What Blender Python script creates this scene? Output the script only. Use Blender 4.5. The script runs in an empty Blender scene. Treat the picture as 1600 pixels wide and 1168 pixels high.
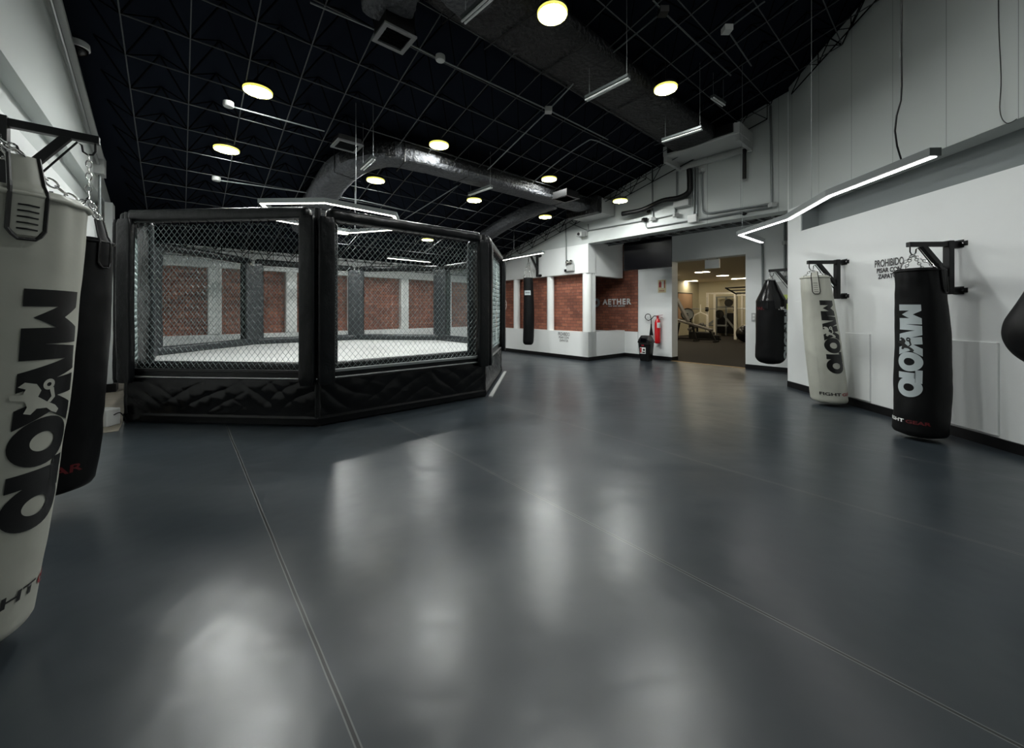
import bpy, bmesh, math, random
from mathutils import Vector, Matrix, noise, geometry

random.seed(7)
PI = math.pi
SC = bpy.context.scene
COL = SC.collection
EYE = 1.3                      # eye height above the floor
F = 600.0                      # focal length in pixels of a 1600 wide frame
HZ = 486.0                     # horizon row

# ---------------------------------------------------------------- camera
cam_data = bpy.data.cameras.new('camera')
cam = bpy.data.objects.new('camera', cam_data)
COL.objects.link(cam)
cam.location = (0, 0, EYE)
cam.rotation_euler = (PI / 2, 0, 0)
cam_data.sensor_width = 36
cam_data.lens = 36 * F / 1600
cam_data.shift_y = -(584 - HZ) / 1600
cam_data.clip_start = 0.05
SC.camera = cam

# ---------------------------------------------------------------- world, exposure
w = bpy.data.worlds.new('world')
SC.world = w
w.use_nodes = True
w.node_tree.nodes['Background'].inputs[0].default_value = (0.62, 0.70, 0.72, 1)
w.node_tree.nodes['Background'].inputs[1].default_value = 0.03
SC.view_settings.view_transform = 'Standard'
SC.view_settings.look = 'None'
SC.view_settings.exposure = 0.30
SC.view_settings.gamma = 1
SC.view_settings.use_curve_mapping = False
LAMP_E = 195.0                  # round ceiling lamps
LED_E = 11.0                   # linear LED lamps
GYM_E = 26.0                    # panels of the gym room

# ---------------------------------------------------------------- frames
TH = math.radians(40.9)
SA, CA = math.sin(TH), math.cos(TH)
AD = Vector((-SA, CA, 0)); BD = Vector((CA, SA, 0))


def ab(a, b, z=0.0):
    return Vector((-SA * a + CA * b, CA * a + SA * b, z))


def roof_z(a):
    return 5.635 - 0.255 * a


def ray(px, py):
    return (px - 800) / F, (HZ - py) / F


def at(px, y, z=None, py=None):
    u, v = ray(px, py if py is not None else HZ)
    return Vector((u * y, y, z if z is not None else EYE + v * y))


def on_b(px, py, b):
    u, v = ray(px, py)
    s = b / (CA * u + SA)
    return Vector((u * s, s, EYE + v * s))


def on_roof(px, py, off=0.3):
    u, v = ray(px, py)
    s = (4.335 - off) / (v + 0.255 * CA - 0.255 * SA * u)
    return Vector((u * s, s, EYE + v * s))


RW0, RWK = 4.42, 0.053         # right wall: x = RW0 + RWK*y
RWD = Vector((RWK, 1, 0)).normalized()
RWN = Vector((-1, RWK, 0)).normalized()


def rw(y, z, off=0.0):
    p = Vector((RW0 + RWK * y, y, z))
    return p + RWN * off


def on_rw(px, py, off=0.0):
    u, v = ray(px, py)
    s = (RW0 - off) / (u - RWK)
    return Vector((u * s, s, EYE + v * s))


# ---------------------------------------------------------------- materials
def mat(name, col, rough=0.5, metal=0.0, spec=0.5, emit=None, est=0.0, coat=0.0, bump=None, vary=None, double=True):
    m = bpy.data.materials.new(name)
    m.use_nodes = True
    nt = m.node_tree
    p = nt.nodes['Principled BSDF']
    p.inputs['Base Color'].default_value = (*col, 1)
    p.inputs['Roughness'].default_value = rough
    p.inputs['Metallic'].default_value = metal
    p.inputs['Specular IOR Level'].default_value = spec
    p.inputs['Coat Weight'].default_value = coat
    if emit:
        p.inputs['Emission Color'].default_value = (*emit, 1)
        p.inputs['Emission Strength'].default_value = est
    tc = nt.nodes.new('ShaderNodeTexCoord')
    if vary:
        sc, amt = vary
        n = nt.nodes.new('ShaderNodeTexNoise'); n.inputs['Scale'].default_value = sc; n.inputs['Detail'].default_value = 5
        nt.links.new(tc.outputs['Object'], n.inputs['Vector'])
        mr = nt.nodes.new('ShaderNodeMapRange')
        mr.inputs['From Min'].default_value = 0.3; mr.inputs['From Max'].default_value = 0.7
        mr.inputs['To Min'].default_value = 1 - amt; mr.inputs['To Max'].default_value = 1 + amt
        nt.links.new(n.outputs['Fac'], mr.inputs['Value'])
        mx = nt.nodes.new('ShaderNodeVectorMath'); mx.operation = 'SCALE'
        mx.inputs[0].default_value = col
        nt.links.new(mr.outputs[0], mx.inputs['Scale'])
        nt.links.new(mx.outputs[0], p.inputs['Base Color'])
    if bump:
        sc, st, dist = bump
        n = nt.nodes.new('ShaderNodeTexNoise'); n.inputs['Scale'].default_value = sc; n.inputs['Detail'].default_value = 4
        nt.links.new(tc.outputs['Object'], n.inputs['Vector'])
        b = nt.nodes.new('ShaderNodeBump'); b.inputs['Strength'].default_value = st; b.inputs['Distance'].default_value = dist
        nt.links.new(n.outputs['Fac'], b.inputs['Height'])
        nt.links.new(b.outputs[0], p.inputs['Normal'])
    return m


def math_node(nt, op, a, b=None, c=None):
    n = nt.nodes.new('ShaderNodeMath'); n.operation = op
    for i, v in enumerate((a, b, c)):
        if v is None: continue
        if isinstance(v, (int, float)): n.inputs[i].default_value = v
        else: nt.links.new(v, n.inputs[i])
    return n.outputs[0]


def floor_material():
    m = bpy.data.materials.new('rubber mat floor'); m.use_nodes = True
    nt = m.node_tree; p = nt.nodes['Principled BSDF']
    g = nt.nodes.new('ShaderNodeNewGeometry')
    sx = nt.nodes.new('ShaderNodeSeparateXYZ'); nt.links.new(g.outputs['Position'], sx.inputs[0])
    X, Y = sx.outputs[0], sx.outputs[1]
    b = math_node(nt, 'ADD', math_node(nt, 'MULTIPLY', X, CA), math_node(nt, 'MULTIPLY', Y, SA))
    a = math_node(nt, 'ADD', math_node(nt, 'MULTIPLY', X, -SA), math_node(nt, 'MULTIPLY', Y, CA))
    # joint every 1.5 m, with a slightly wavy line
    wv = nt.nodes.new('ShaderNodeTexNoise'); wv.inputs['Scale'].default_value = 1.3
    nt.links.new(g.outputs['Position'], wv.inputs['Vector'])
    bw = math_node(nt, 'ADD', b, math_node(nt, 'MULTIPLY', wv.outputs['Fac'], 0.014))
    t = math_node(nt, 'ABSOLUTE', math_node(nt, 'SUBTRACT', math_node(nt, 'FRACT', math_node(nt, 'DIVIDE', math_node(nt, 'SUBTRACT', bw, -0.34), 1.5)), 0.5))
    seam = math_node(nt, 'LESS_THAN', t, 0.0034)
    lip = math_node(nt, 'MULTIPLY', math_node(nt, 'GREATER_THAN', t, 0.0034), math_node(nt, 'LESS_THAN', t, 0.0066))
    # long worn scuffs
    mp = nt.nodes.new('ShaderNodeMapping'); mp.inputs['Rotation'].default_value = (0, 0, 0.9); mp.inputs['Scale'].default_value = (1.0, 3.5, 1)
    nt.links.new(g.outputs['Position'], mp.inputs[0])
    sc = nt.nodes.new('ShaderNodeTexNoise'); sc.inputs['Scale'].default_value = 1.6; sc.inputs['Detail'].default_value = 7; sc.inputs['Roughness'].default_value = 0.6
    nt.links.new(mp.outputs[0], sc.inputs['Vector'])
    cl = nt.nodes.new('ShaderNodeTexNoise'); cl.inputs['Scale'].default_value = 0.9; cl.inputs['Detail'].default_value = 4
    nt.links.new(g.outputs['Position'], cl.inputs['Vector'])
    cr = nt.nodes.new('ShaderNodeValToRGB')
    cr.color_ramp.elements[0].position = 0.3; cr.color_ramp.elements[0].color = (0.020, 0.0265, 0.0315, 1)
    cr.color_ramp.elements[1].position = 0.75; cr.color_ramp.elements[1].color = (0.028, 0.0365, 0.043, 1)
    nt.links.new(cl.outputs['Fac'], cr.inputs[0])
    mx = nt.nodes.new('ShaderNodeMix'); mx.data_type = 'RGBA'
    nt.links.new(seam, mx.inputs[0]); nt.links.new(cr.outputs[0], mx.inputs[6]); mx.inputs[7].default_value = (0.004, 0.004, 0.004, 1)
    mx2 = nt.nodes.new('ShaderNodeMix'); mx2.data_type = 'RGBA'
    nt.links.new(math_node(nt, 'MULTIPLY', lip, 0.6), mx2.inputs[0]); nt.links.new(mx.outputs[2], mx2.inputs[6]); mx2.inputs[7].default_value = (0.20, 0.21, 0.205, 1)
    # fine scratches
    vo = nt.nodes.new('ShaderNodeTexVoronoi'); vo.feature = 'DISTANCE_TO_EDGE'; vo.inputs['Scale'].default_value = 0.75; vo.inputs['Randomness'].default_value = 1
    mp2 = nt.nodes.new('ShaderNodeMapping'); mp2.inputs['Rotation'].default_value = (0, 0, 0.5); mp2.inputs['Scale'].default_value = (0.6, 1.6, 1)
    nt.links.new(g.outputs['Position'], mp2.inputs[0]); nt.links.new(mp2.outputs[0], vo.inputs['Vector'])
    scr = math_node(nt, 'LESS_THAN', vo.outputs['Distance'], 0.0016)
    gate = math_node(nt, 'GREATER_THAN', sc.outputs['Fac'], 0.56)
    scr = math_node(nt, 'MULTIPLY', math_node(nt, 'MULTIPLY', scr, gate), 0.0)
    mx3 = nt.nodes.new('ShaderNodeMix'); mx3.data_type = 'RGBA'
    nt.links.new(scr, mx3.inputs[0]); nt.links.new(mx2.outputs[2], mx3.inputs[6]); mx3.inputs[7].default_value = (0.08, 0.085, 0.085, 1)
    nt.links.new(mx3.outputs[2], p.inputs['Base Color'])
    r = math_node(nt, 'MAXIMUM', math_node(nt, 'ADD', math_node(nt, 'ADD', math_node(nt, 'MULTIPLY', sc.outputs['Fac'], 0.14), math_node(nt, 'MULTIPLY', cl.outputs['Fac'], 0.14)), 0.165), 0.282)
    nt.links.new(r, p.inputs['Roughness'])
    p.inputs['Specular IOR Level'].default_value = 0.62
    bn = nt.nodes.new('ShaderNodeTexNoise'); bn.inputs['Scale'].default_value = 1.8; bn.inputs['Detail'].default_value = 3
    nt.links.new(g.outputs['Position'], bn.inputs['Vector'])
    h = math_node(nt, 'SUBTRACT', bn.outputs['Fac'], math_node(nt, 'MULTIPLY', seam, 0.25))
    bp = nt.nodes.new('ShaderNodeBump'); bp.inputs['Strength'].default_value = 0.48; bp.inputs['Distance'].default_value = 0.02
    nt.links.new(h, bp.inputs['Height']); nt.links.new(bp.outputs[0], p.inputs['Normal'])
    return m


def brick_material():
    m = bpy.data.materials.new('red brick'); m.use_nodes = True
    nt = m.node_tree; p = nt.nodes['Principled BSDF']
    tc = nt.nodes.new('ShaderNodeTexCoord')
    br = nt.nodes.new('ShaderNodeTexBrick')
    br.inputs['Scale'].default_value = 1.0
    br.inputs['Brick Width'].default_value = 0.215; br.inputs['Row Height'].default_value = 0.086
    br.inputs['Mortar Size'].default_value = 0.006; br.inputs['Mortar Smooth'].default_value = 0.2
    br.inputs['Bias'].default_value = -0.1
    br.inputs['Color1'].default_value = (0.30, 0.105, 0.060, 1); br.inputs['Color2'].default_value = (0.16, 0.052, 0.034, 1)
    br.inputs['Mortar'].default_value = (0.085, 0.045, 0.035, 1)
    nt.links.new(tc.outputs['UV'], br.inputs['Vector'])
    n = nt.nodes.new('ShaderNodeTexNoise'); n.inputs['Scale'].default_value = 14; n.inputs['Detail'].default_value = 6
    nt.links.new(tc.outputs['UV'], n.inputs['Vector'])
    cr = nt.nodes.new('ShaderNodeValToRGB')
    cr.color_ramp.elements[0].position = 0.60; cr.color_ramp.elements[0].color = (0, 0, 0, 1)
    cr.color_ramp.elements[1].position = 0.72; cr.color_ramp.elements[1].color = (1, 1, 1, 1)
    nt.links.new(n.outputs['Fac'], cr.inputs[0])
    mx = nt.nodes.new('ShaderNodeMix'); mx.data_type = 'RGBA'
    nt.links.new(math_node(nt, 'MULTIPLY', cr.outputs[0], 0.45), mx.inputs[0]); nt.links.new(br.outputs['Color'], mx.inputs[6]); mx.inputs[7].default_value = (0.42, 0.26, 0.19, 1)
    n2 = nt.nodes.new('ShaderNodeTexNoise'); n2.inputs['Scale'].default_value = 1.7
    nt.links.new(tc.outputs['UV'], n2.inputs['Vector'])
    hs = nt.nodes.new('ShaderNodeHueSaturation')
    nt.links.new(math_node(nt, 'ADD', math_node(nt, 'MULTIPLY', n2.outputs['Fac'], 1.1), 0.5), hs.inputs['Value'])
    nt.links.new(mx.outputs[2], hs.inputs['Color'])
    nt.links.new(hs.outputs[0], p.inputs['Base Color'])
    p.inputs['Roughness'].default_value = 0.75
    bp = nt.nodes.new('ShaderNodeBump'); bp.inputs['Strength'].default_value = 0.6; bp.inputs['Distance'].default_value = 0.01
    nt.links.new(math_node(nt, 'SUBTRACT', n.outputs['Fac'], br.outputs['Fac']), bp.inputs['Height']); nt.links.new(bp.outputs[0], p.inputs['Normal'])
    return m


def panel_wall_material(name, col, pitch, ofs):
    """falloff dimmed board wall with fine dark vertical joints (from the U coordinate, in metres)"""
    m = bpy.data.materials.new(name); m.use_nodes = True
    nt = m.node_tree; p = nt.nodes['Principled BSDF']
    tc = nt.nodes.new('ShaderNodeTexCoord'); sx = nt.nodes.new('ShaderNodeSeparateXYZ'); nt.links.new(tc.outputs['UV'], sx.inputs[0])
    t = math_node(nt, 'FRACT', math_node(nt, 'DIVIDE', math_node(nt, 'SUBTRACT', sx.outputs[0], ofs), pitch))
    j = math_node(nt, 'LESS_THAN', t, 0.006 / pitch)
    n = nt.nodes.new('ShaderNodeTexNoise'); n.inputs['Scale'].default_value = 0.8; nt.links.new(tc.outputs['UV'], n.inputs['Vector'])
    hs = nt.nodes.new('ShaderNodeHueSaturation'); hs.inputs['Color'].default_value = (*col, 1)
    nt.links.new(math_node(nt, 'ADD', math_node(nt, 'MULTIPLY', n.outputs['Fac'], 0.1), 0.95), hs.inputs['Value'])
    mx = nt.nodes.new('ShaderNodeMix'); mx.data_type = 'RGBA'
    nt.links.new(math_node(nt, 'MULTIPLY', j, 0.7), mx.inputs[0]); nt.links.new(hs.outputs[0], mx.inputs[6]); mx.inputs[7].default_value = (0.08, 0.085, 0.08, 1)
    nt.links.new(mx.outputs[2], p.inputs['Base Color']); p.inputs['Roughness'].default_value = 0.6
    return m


M = {}
M['floor'] = floor_material()
M['brick'] = brick_material()
M['wall'] = mat('falloff dimmed wall paint', (0.52, 0.55, 0.535), 0.55, vary=(0.9, 0.03))  # greyed so upper walls carry the fading lamp light in their colour
M['wallpanel_dim'] = panel_wall_material('falloff dimmed board wall', (0.46, 0.49, 0.475), 0.61, 0.26)  # upper boards toned down, light falloff painted into the colour
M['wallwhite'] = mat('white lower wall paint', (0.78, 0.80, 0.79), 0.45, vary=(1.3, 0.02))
M['column'] = mat('white column paint', (0.80, 0.82, 0.80), 0.4)
M['niche'] = mat('shade grey niche wall', (0.20, 0.22, 0.225), 0.7)  # shade of the unlit recess put in as a darker wall colour
M['baseboard'] = mat('black baseboard', (0.004, 0.004, 0.0045), 0.45, spec=0.3)
M['deck'] = mat('black roof deck', (0.0075, 0.0095, 0.0150), 0.9, spec=0.04, bump=(3, 0.3, 0.02))
M['chord'] = mat('grey roof rods', (0.05, 0.054, 0.056), 0.5, spec=0.3)
M['strut'] = mat('black roof struts', (0.0008, 0.0009, 0.001), 0.7, spec=0.05)
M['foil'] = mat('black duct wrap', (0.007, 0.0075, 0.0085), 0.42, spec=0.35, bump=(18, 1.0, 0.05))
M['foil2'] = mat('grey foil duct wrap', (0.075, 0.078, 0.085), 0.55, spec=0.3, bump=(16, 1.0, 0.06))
M['black'] = mat('black paint', (0.003, 0.003, 0.0035), 0.45, spec=0.3)
M['blackmetal'] = mat('black powder coated steel', (0.005, 0.0055, 0.006), 0.4, spec=0.35)
M['vinyl'] = mat('black vinyl padding', (0.0028, 0.0034, 0.004), 0.34, spec=0.25, bump=(6, 0.6, 0.03))
M['vinylgrey'] = mat('slate vinyl padding', (0.015, 0.019, 0.0215), 0.36, spec=0.6, bump=(16, 0.8, 0.02))
M['skirt'] = mat('black vinyl skirt', (0.0016, 0.0018, 0.0022), 0.22, spec=0.30)
M['canvas'] = mat('pale grey canvas', (0.44, 0.45, 0.44), 0.7, bump=(60, 0.2, 0.004))
M['wire'] = mat('coated fence wire', (0.20, 0.25, 0.245), 0.4, metal=0.2)
M['steel'] = mat('galvanised steel', (0.42, 0.43, 0.43), 0.32, metal=0.8)
M['conduit'] = mat('grey conduit', (0.20, 0.215, 0.215), 0.4, metal=0.4)
M['greybox'] = mat('grey metal box', (0.42, 0.43, 0.42), 0.45)
M['chrome'] = mat('chain steel', (0.55, 0.55, 0.54), 0.22, metal=1.0)
M['lamp'] = mat('lit lamp diffuser', (0.9, 0.9, 0.9), 0.5, emit=(0.96, 0.99, 0.97), est=LAMP_E)
M['rim'] = mat('glowing yellow lamp rim', (0.8, 0.75, 0.3), 0.4, emit=(0.85, 0.80, 0.15), est=0.9)
M['led'] = mat('lit LED diffuser', (0.9, 0.9, 0.9), 0.5, emit=(1.0, 0.97, 0.97), est=LED_E)
M['led2'] = mat('lit warm LED diffuser', (0.9, 0.9, 0.9), 0.5, emit=(1.0, 0.97, 0.85), est=LED_E * 0.6)
M['alu'] = mat('grey aluminium profile', (0.07, 0.08, 0.08), 0.45, metal=0.3)
M['ventgrey'] = mat('grey vent paint', (0.12, 0.125, 0.125), 0.5)
M['tube'] = mat('white tube lamp off', (0.62, 0.64, 0.63), 0.3)
M['gymled'] = mat('lit gym panel', (0.9, 0.9, 0.9), 0.5, emit=(1.0, 0.88, 0.66), est=GYM_E)
M['gymwall'] = mat('cream gym wall', (0.50, 0.46, 0.33), 0.7)
M['gymceil'] = mat('tan gym ceiling', (0.62, 0.56, 0.46), 0.8)
M['gymfloor'] = mat('dark brown rubber floor', (0.010, 0.008, 0.006), 0.8, spec=0.2)
M['wood'] = mat('brass threshold', (0.30, 0.20, 0.09), 0.4)
M['bagwhite'] = mat('off white vinyl bag', (0.45, 0.455, 0.395), 0.42, vary=(2.5, 0.06), bump=(5, 0.35, 0.015))
M['bagblack'] = mat('black leather bag', (0.0022, 0.0024, 0.0028), 0.5, spec=0.2, bump=(6, 0.35, 0.015))
M['ink'] = mat('black print', (0.003, 0.003, 0.003), 0.4)
M['inkred'] = mat('red print', (0.30, 0.010, 0.016), 0.4)
M['inkdarkred'] = mat('dark red print', (0.09, 0.004, 0.006), 0.4)
M['inkgrey'] = mat('silver grey print', (0.42, 0.47, 0.48), 0.45)
M['inkwhite'] = mat('white print', (0.75, 0.76, 0.74), 0.45)
M['text'] = mat('dark grey lettering', (0.05, 0.05, 0.05), 0.5)
M['screen'] = mat('black glossy screen', (0.0015, 0.0015, 0.0025), 0.22, spec=0.12)
M['red'] = mat('red extinguisher paint', (0.55, 0.008, 0.012), 0.25, coat=0.5)
M['plastic'] = mat('black plastic', (0.004, 0.004, 0.0045), 0.25, spec=0.4)
M['signyellow'] = mat('pale yellow sign', (0.66, 0.56, 0.34), 0.5)
M['signgreen'] = mat('yellow green sticker', (0.45, 0.55, 0.12), 0.5)
M['tan'] = mat('bare tan floor', (0.28, 0.25, 0.20), 0.6, vary=(5, 0.15))
M['picture'] = mat('orange tinted poster', (0.50, 0.32, 0.20), 0.6)
M['rackwhite'] = mat('cream rack paint', (0.85, 0.82, 0.74), 0.4)
M['mat_gray'] = mat('grey upholstery', (0.12, 0.11, 0.10), 0.5)
M['maroon'] = mat('maroon upholstery', (0.12, 0.015, 0.012), 0.5)


# ---------------------------------------------------------------- mesh builder
class MB:
    def __init__(s):
        s.v = []; s.f = []; s.uv = {}

    def quad(s, pts, uv=None):
        i = len(s.v); s.v += [Vector(p) for p in pts]; s.f.append(tuple(range(i, i + len(pts))))
        if uv: s.uv[len(s.f) - 1] = uv
        return s

    def box(s, x0, x1, y0, y1, z0, z1, f=None):
        f = f or (lambda x, y, z: Vector((x, y, z)))
        i = len(s.v)
        for z in (z0, z1):
            for x, y in ((x0, y0), (x1, y0), (x1, y1), (x0, y1)):
                s.v.append(f(x, y, z))
        for q in ((0, 3, 2, 1), (4, 5, 6, 7), (0, 1, 5, 4), (1, 2, 6, 5), (2, 3, 7, 6), (3, 0, 4, 7)):
            s.f.append(tuple(i + k for k in q))
        return s

    def beam(s, p, q, w=0.04, h=None, up=(0, 0, 1)):
        p = Vector(p); q = Vector(q); h = h or w
        d = (q - p).normalized(); u = Vector(up)
        if abs(d.dot(u)) > 0.98: u = Vector((1, 0, 0))
        sd = d.cross(u).normalized(); u = sd.cross(d).normalized()
        i = len(s.v)
        for c in (p, q):
            for a, b in ((-1, -1), (1, -1), (1, 1), (-1, 1)):
                s.v.append(c + sd * (a * w / 2) + u * (b * h / 2))
        for k in ((0, 3, 2, 1), (4, 5, 6, 7), (0, 1, 5, 4), (1, 2, 6, 5), (2, 3, 7, 6), (3, 0, 4, 7)):
            s.f.append(tuple(i + j for j in k))
        return s

    def tube(s, pts, r, n=8, closed=False, cap=True):
        pts = [Vector(p) for p in pts]; m = len(pts)
        rs = r if isinstance(r, (list, tuple)) else [r] * m
        i0 = len(s.v); ref = None
        for k, p in enumerate(pts):
            if closed: d = pts[(k + 1) % m] - pts[k - 1]
            else: d = pts[min(k + 1, m - 1)] - pts[max(k - 1, 0)]
            d = d.normalized() if d.length > 1e-9 else Vector((0, 0, 1))
            if ref is None:
                ref = Vector((0, 0, 1)) if abs(d.z) < 0.9 else Vector((1, 0, 0))
            sd = d.cross(ref)
            sd = sd.normalized() if sd.length > 1e-6 else d.orthogonal().normalized()
            u = sd.cross(d).normalized(); ref = u
            for j in range(n):
                t = 2 * PI * j / n
                s.v.append(p + sd * (math.cos(t) * rs[k]) + u * (math.sin(t) * rs[k]))
        L = m if closed else m - 1
        for k in range(L):
            for j in range(n):
                a = i0 + k * n + j; b = i0 + k * n + (j + 1) % n
                k2 = (k + 1) % m
                c = i0 + k2 * n + (j + 1) % n; d2 = i0 + k2 * n + j
                s.f.append((a, b, c, d2))
        if cap and not closed:
            s.f.append(tuple(i0 + j for j in range(n))[::-1]); s.f.append(tuple(i0 + (m - 1) * n + j for j in range(n)))
        return s

    def lathe(s, prof, c=(0, 0, 0), n=24, axis=None):
        """prof: (radius, height) list; axis: unit vector, default z"""
        c = Vector(c); az = Vector(axis or (0, 0, 1)).normalized(); ax = az.orthogonal().normalized(); ay = az.cross(ax)
        i0 = len(s.v)
        for r, h in prof:
            for j in range(n):
                t = 2 * PI * j / n
                s.v.append(c + az * h + (ax * math.cos(t) + ay * math.sin(t)) * r)
        for k in range(len(prof) - 1):
            for j in range(n):
                s.f.append((i0 + k * n + j, i0 + k * n + (j + 1) % n, i0 + (k + 1) * n + (j + 1) % n, i0 + (k + 1) * n + j))
        s.f.append(tuple(i0 + j for j in range(n))[::-1]); s.f.append(tuple(i0 + (len(prof) - 1) * n + j for j in range(n)))
        return s

    def prism(s, poly, z0, z1, f=None):
        f = f or (lambda x, y, z: Vector((x, y, z)))
        n = len(poly); i = len(s.v)
        for z in (z0, z1):
            for x, y in poly: s.v.append(f(x, y, z))
        s.f.append(tuple(i + k for k in range(n))[::-1]); s.f.append(tuple(i + n + k for k in range(n)))
        for k in range(n): s.f.append((i + k, i + (k + 1) % n, i + n + (k + 1) % n, i + n + k))
        return s

    def add(s, verts, faces):
        i = len(s.v); s.v += [Vector(v) for v in verts]; s.f += [tuple(i + k for k in f) for f in faces]
        return s


def root_inv(o):
    while o.parent: o = o.parent
    return (Matrix.Translation(o.location) @ o.rotation_euler.to_matrix().to_4x4()).inverted()


def obj(name, mb, m, parent=None, world=False, smooth=False, bevel=0.0, fix=True, label=None, seg=2, auto=None):
    me = bpy.data.meshes.new(name)
    vs = mb.v
    if world and parent is not None:
        T = root_inv(parent); vs = [T @ v for v in vs]
    me.from_pydata([tuple(v) for v in vs], [], mb.f)
    if mb.uv:
        ul = me.uv_layers.new(name='UVMap')
        for fi, uvs in mb.uv.items():
            for li, t in zip(me.polygons[fi].loop_indices, uvs): ul.data[li].uv = t
    if fix:
        bm = bmesh.new(); bm.from_mesh(me); bmesh.ops.recalc_face_normals(bm, faces=bm.faces); bm.to_mesh(me); bm.free()
    me.materials.append(M[m] if isinstance(m, str) else m)
    if smooth: me.polygons.foreach_set('use_smooth', [True] * len(me.polygons))
    if auto is not None:
        me.polygons.foreach_set('use_smooth', [True] * len(me.polygons))
        me.set_sharp_from_angle(angle=math.radians(auto))
    o = bpy.data.objects.new(name, me); COL.objects.link(o)
    if parent is not None: o.parent = parent
    if bevel:
        md = o.modifiers.new('bevel', 'BEVEL'); md.width = bevel; md.segments = seg; md.limit_method = 'ANGLE'
    if label: o['label'] = label
    return o


def thing(name, label, cat, loc=(0, 0, 0), rz=0.0, group=None):
    o = bpy.data.objects.new(name, None); COL.objects.link(o)
    o.location = loc; o.rotation_euler = (0, 0, rz); o.empty_display_size = 0.1
    o['label'] = label; o['category'] = cat
    if group: o['group'] = group
    return o


def tag(o, label, cat, group=None, kind=None):
    o['label'] = label; o['category'] = cat
    if group: o['group'] = group
    if kind: o['kind'] = kind
    return o


def struct(name, mb, m, parent=None, **k):
    o = obj(name, mb, m, parent, **k)
    if parent is None: o['kind'] = 'structure'
    return o


def smooth_path(pts, k=8):
    """Catmull-Rom through the points"""
    P = [Vector(p) for p in pts]; out = []
    for i in range(len(P) - 1):
        p0 = P[max(i - 1, 0)]; p1 = P[i]; p2 = P[i + 1]; p3 = P[min(i + 2, len(P) - 1)]
        for j in range(k):
            t = j / k
            out.append(0.5 * ((2 * p1) + (p2 - p0) * t + (2 * p0 - 5 * p1 + 4 * p2 - p3) * t * t + (3 * p1 - p0 - 3 * p2 + p3) * t ** 3))
    out.append(P[-1]); return out


# ---------------------------------------------------------------- lettering
def text_geo(body, size, offset=0.0, align='CENTER', space=1.0):
    cu = bpy.data.curves.new('lettering', 'FONT'); cu.body = body; cu.size = size; cu.offset = offset
    cu.align_x = align; cu.resolution_u = 4; cu.space_character = space
    o = bpy.data.objects.new('lettering', cu); COL.objects.link(o)
    dg = bpy.context.evaluated_depsgraph_get()
    me = bpy.data.meshes.new_from_object(o.evaluated_get(dg))
    v = [Vector(x.co) for x in me.vertices]; f = [tuple(p.vertices) for p in me.polygons]
    bpy.data.objects.remove(o); bpy.data.curves.remove(cu); bpy.data.meshes.remove(me)
    return v, f


def poly_geo(polys):
    V = []; Fc = []
    for p in polys:
        t = geometry.tessellate_polygon([[Vector((x, y, 0)) for x, y in p]])
        i = len(V); V += [Vector((x, y, 0)) for x, y in p]; Fc += [tuple(i + k for k in q) for q in t]
    return V, Fc


def ring_geo(cx, cy, rx, ry, ix, iy, n=36):
    V = []; Fc = []
    for k in range(n):
        t = 2 * PI * k / n
        V.append(Vector((cx + rx * math.cos(t), cy + ry * math.sin(t), 0))); V.append(Vector((cx + ix * math.cos(t), cy + iy * math.sin(t), 0)))
    for k in range(n):
        a = 2 * k; b = 2 * ((k + 1) % n); Fc.append((a, b, b + 1, a + 1))
    return V, Fc


def join_geo(*gs):
    V = []; Fc = []
    for v, f in gs:
        i = len(V); V += v; Fc += [tuple(i + k for k in q) for q in f]
    return V, Fc


def chop(geo, step):
    """cut flat lettering into a fine grid so that it can bend"""
    bm = bmesh.new(); vs = [bm.verts.new(v) for v in geo[0]]
    for f in geo[1]:
        try: bm.faces.new([vs[i] for i in f])
        except ValueError: pass
    xs = [v.co.x for v in bm.verts]; ys = [v.co.y for v in bm.verts]
    for lo, hi, ax in ((min(xs), max(xs), 0), (min(ys), max(ys), 1)):
        c = lo + step
        while c < hi:
            co = [0, 0, 0]; co[ax] = c; no = [0, 0, 0]; no[ax] = 1
            bmesh.ops.bisect_plane(bm, geom=bm.verts[:] + bm.edges[:] + bm.faces[:], plane_co=co, plane_no=no, dist=1e-6)
            c += step
    bm.verts.ensure_lookup_table(); bm.verts.index_update()
    V = [v.co.copy() for v in bm.verts]; Fc = [tuple(v.index for v in f.verts) for f in bm.faces]
    bm.free(); return V, Fc


def word_geo():
    """the heavy MAKOTO word mark, cap height 1, origin at its baseline start"""
    Mp = [(0, 0), (0.02, 1), (.34, 1), (.54, .66), (.74, 1), (1.06, 1), (1.06, 0), (.74, 0), (.74, .50), (.54, .14), (.33, .50), (.33, 0)]
    Ap = [(1.02, 0), (1.14, 1), (1.62, 1), (1.98, 0), (1.60, 0), (1.38, .74), (1.36, 0)]
    Kp = [(1.80, .30), (1.72, .98), (2.10, 1), (2.14, .66), (2.34, 1), (2.74, 1), (2.46, .55), (2.72, 0), (2.32, 0), (2.16, .36), (2.10, .1), (1.9, .1)]
    Tp = [(3.48, .74), (3.48, 1), (4.16, 1), (4.16, .74), (3.97, .74), (3.97, 0), (3.64, 0), (3.64, .74)]
    return join_geo(poly_geo([Mp, Ap, Kp, Tp]), ring_geo(3.06, .49, .51, .53, .20, .22), ring_geo(4.42, .49, .51, .53, .20, .22))


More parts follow.
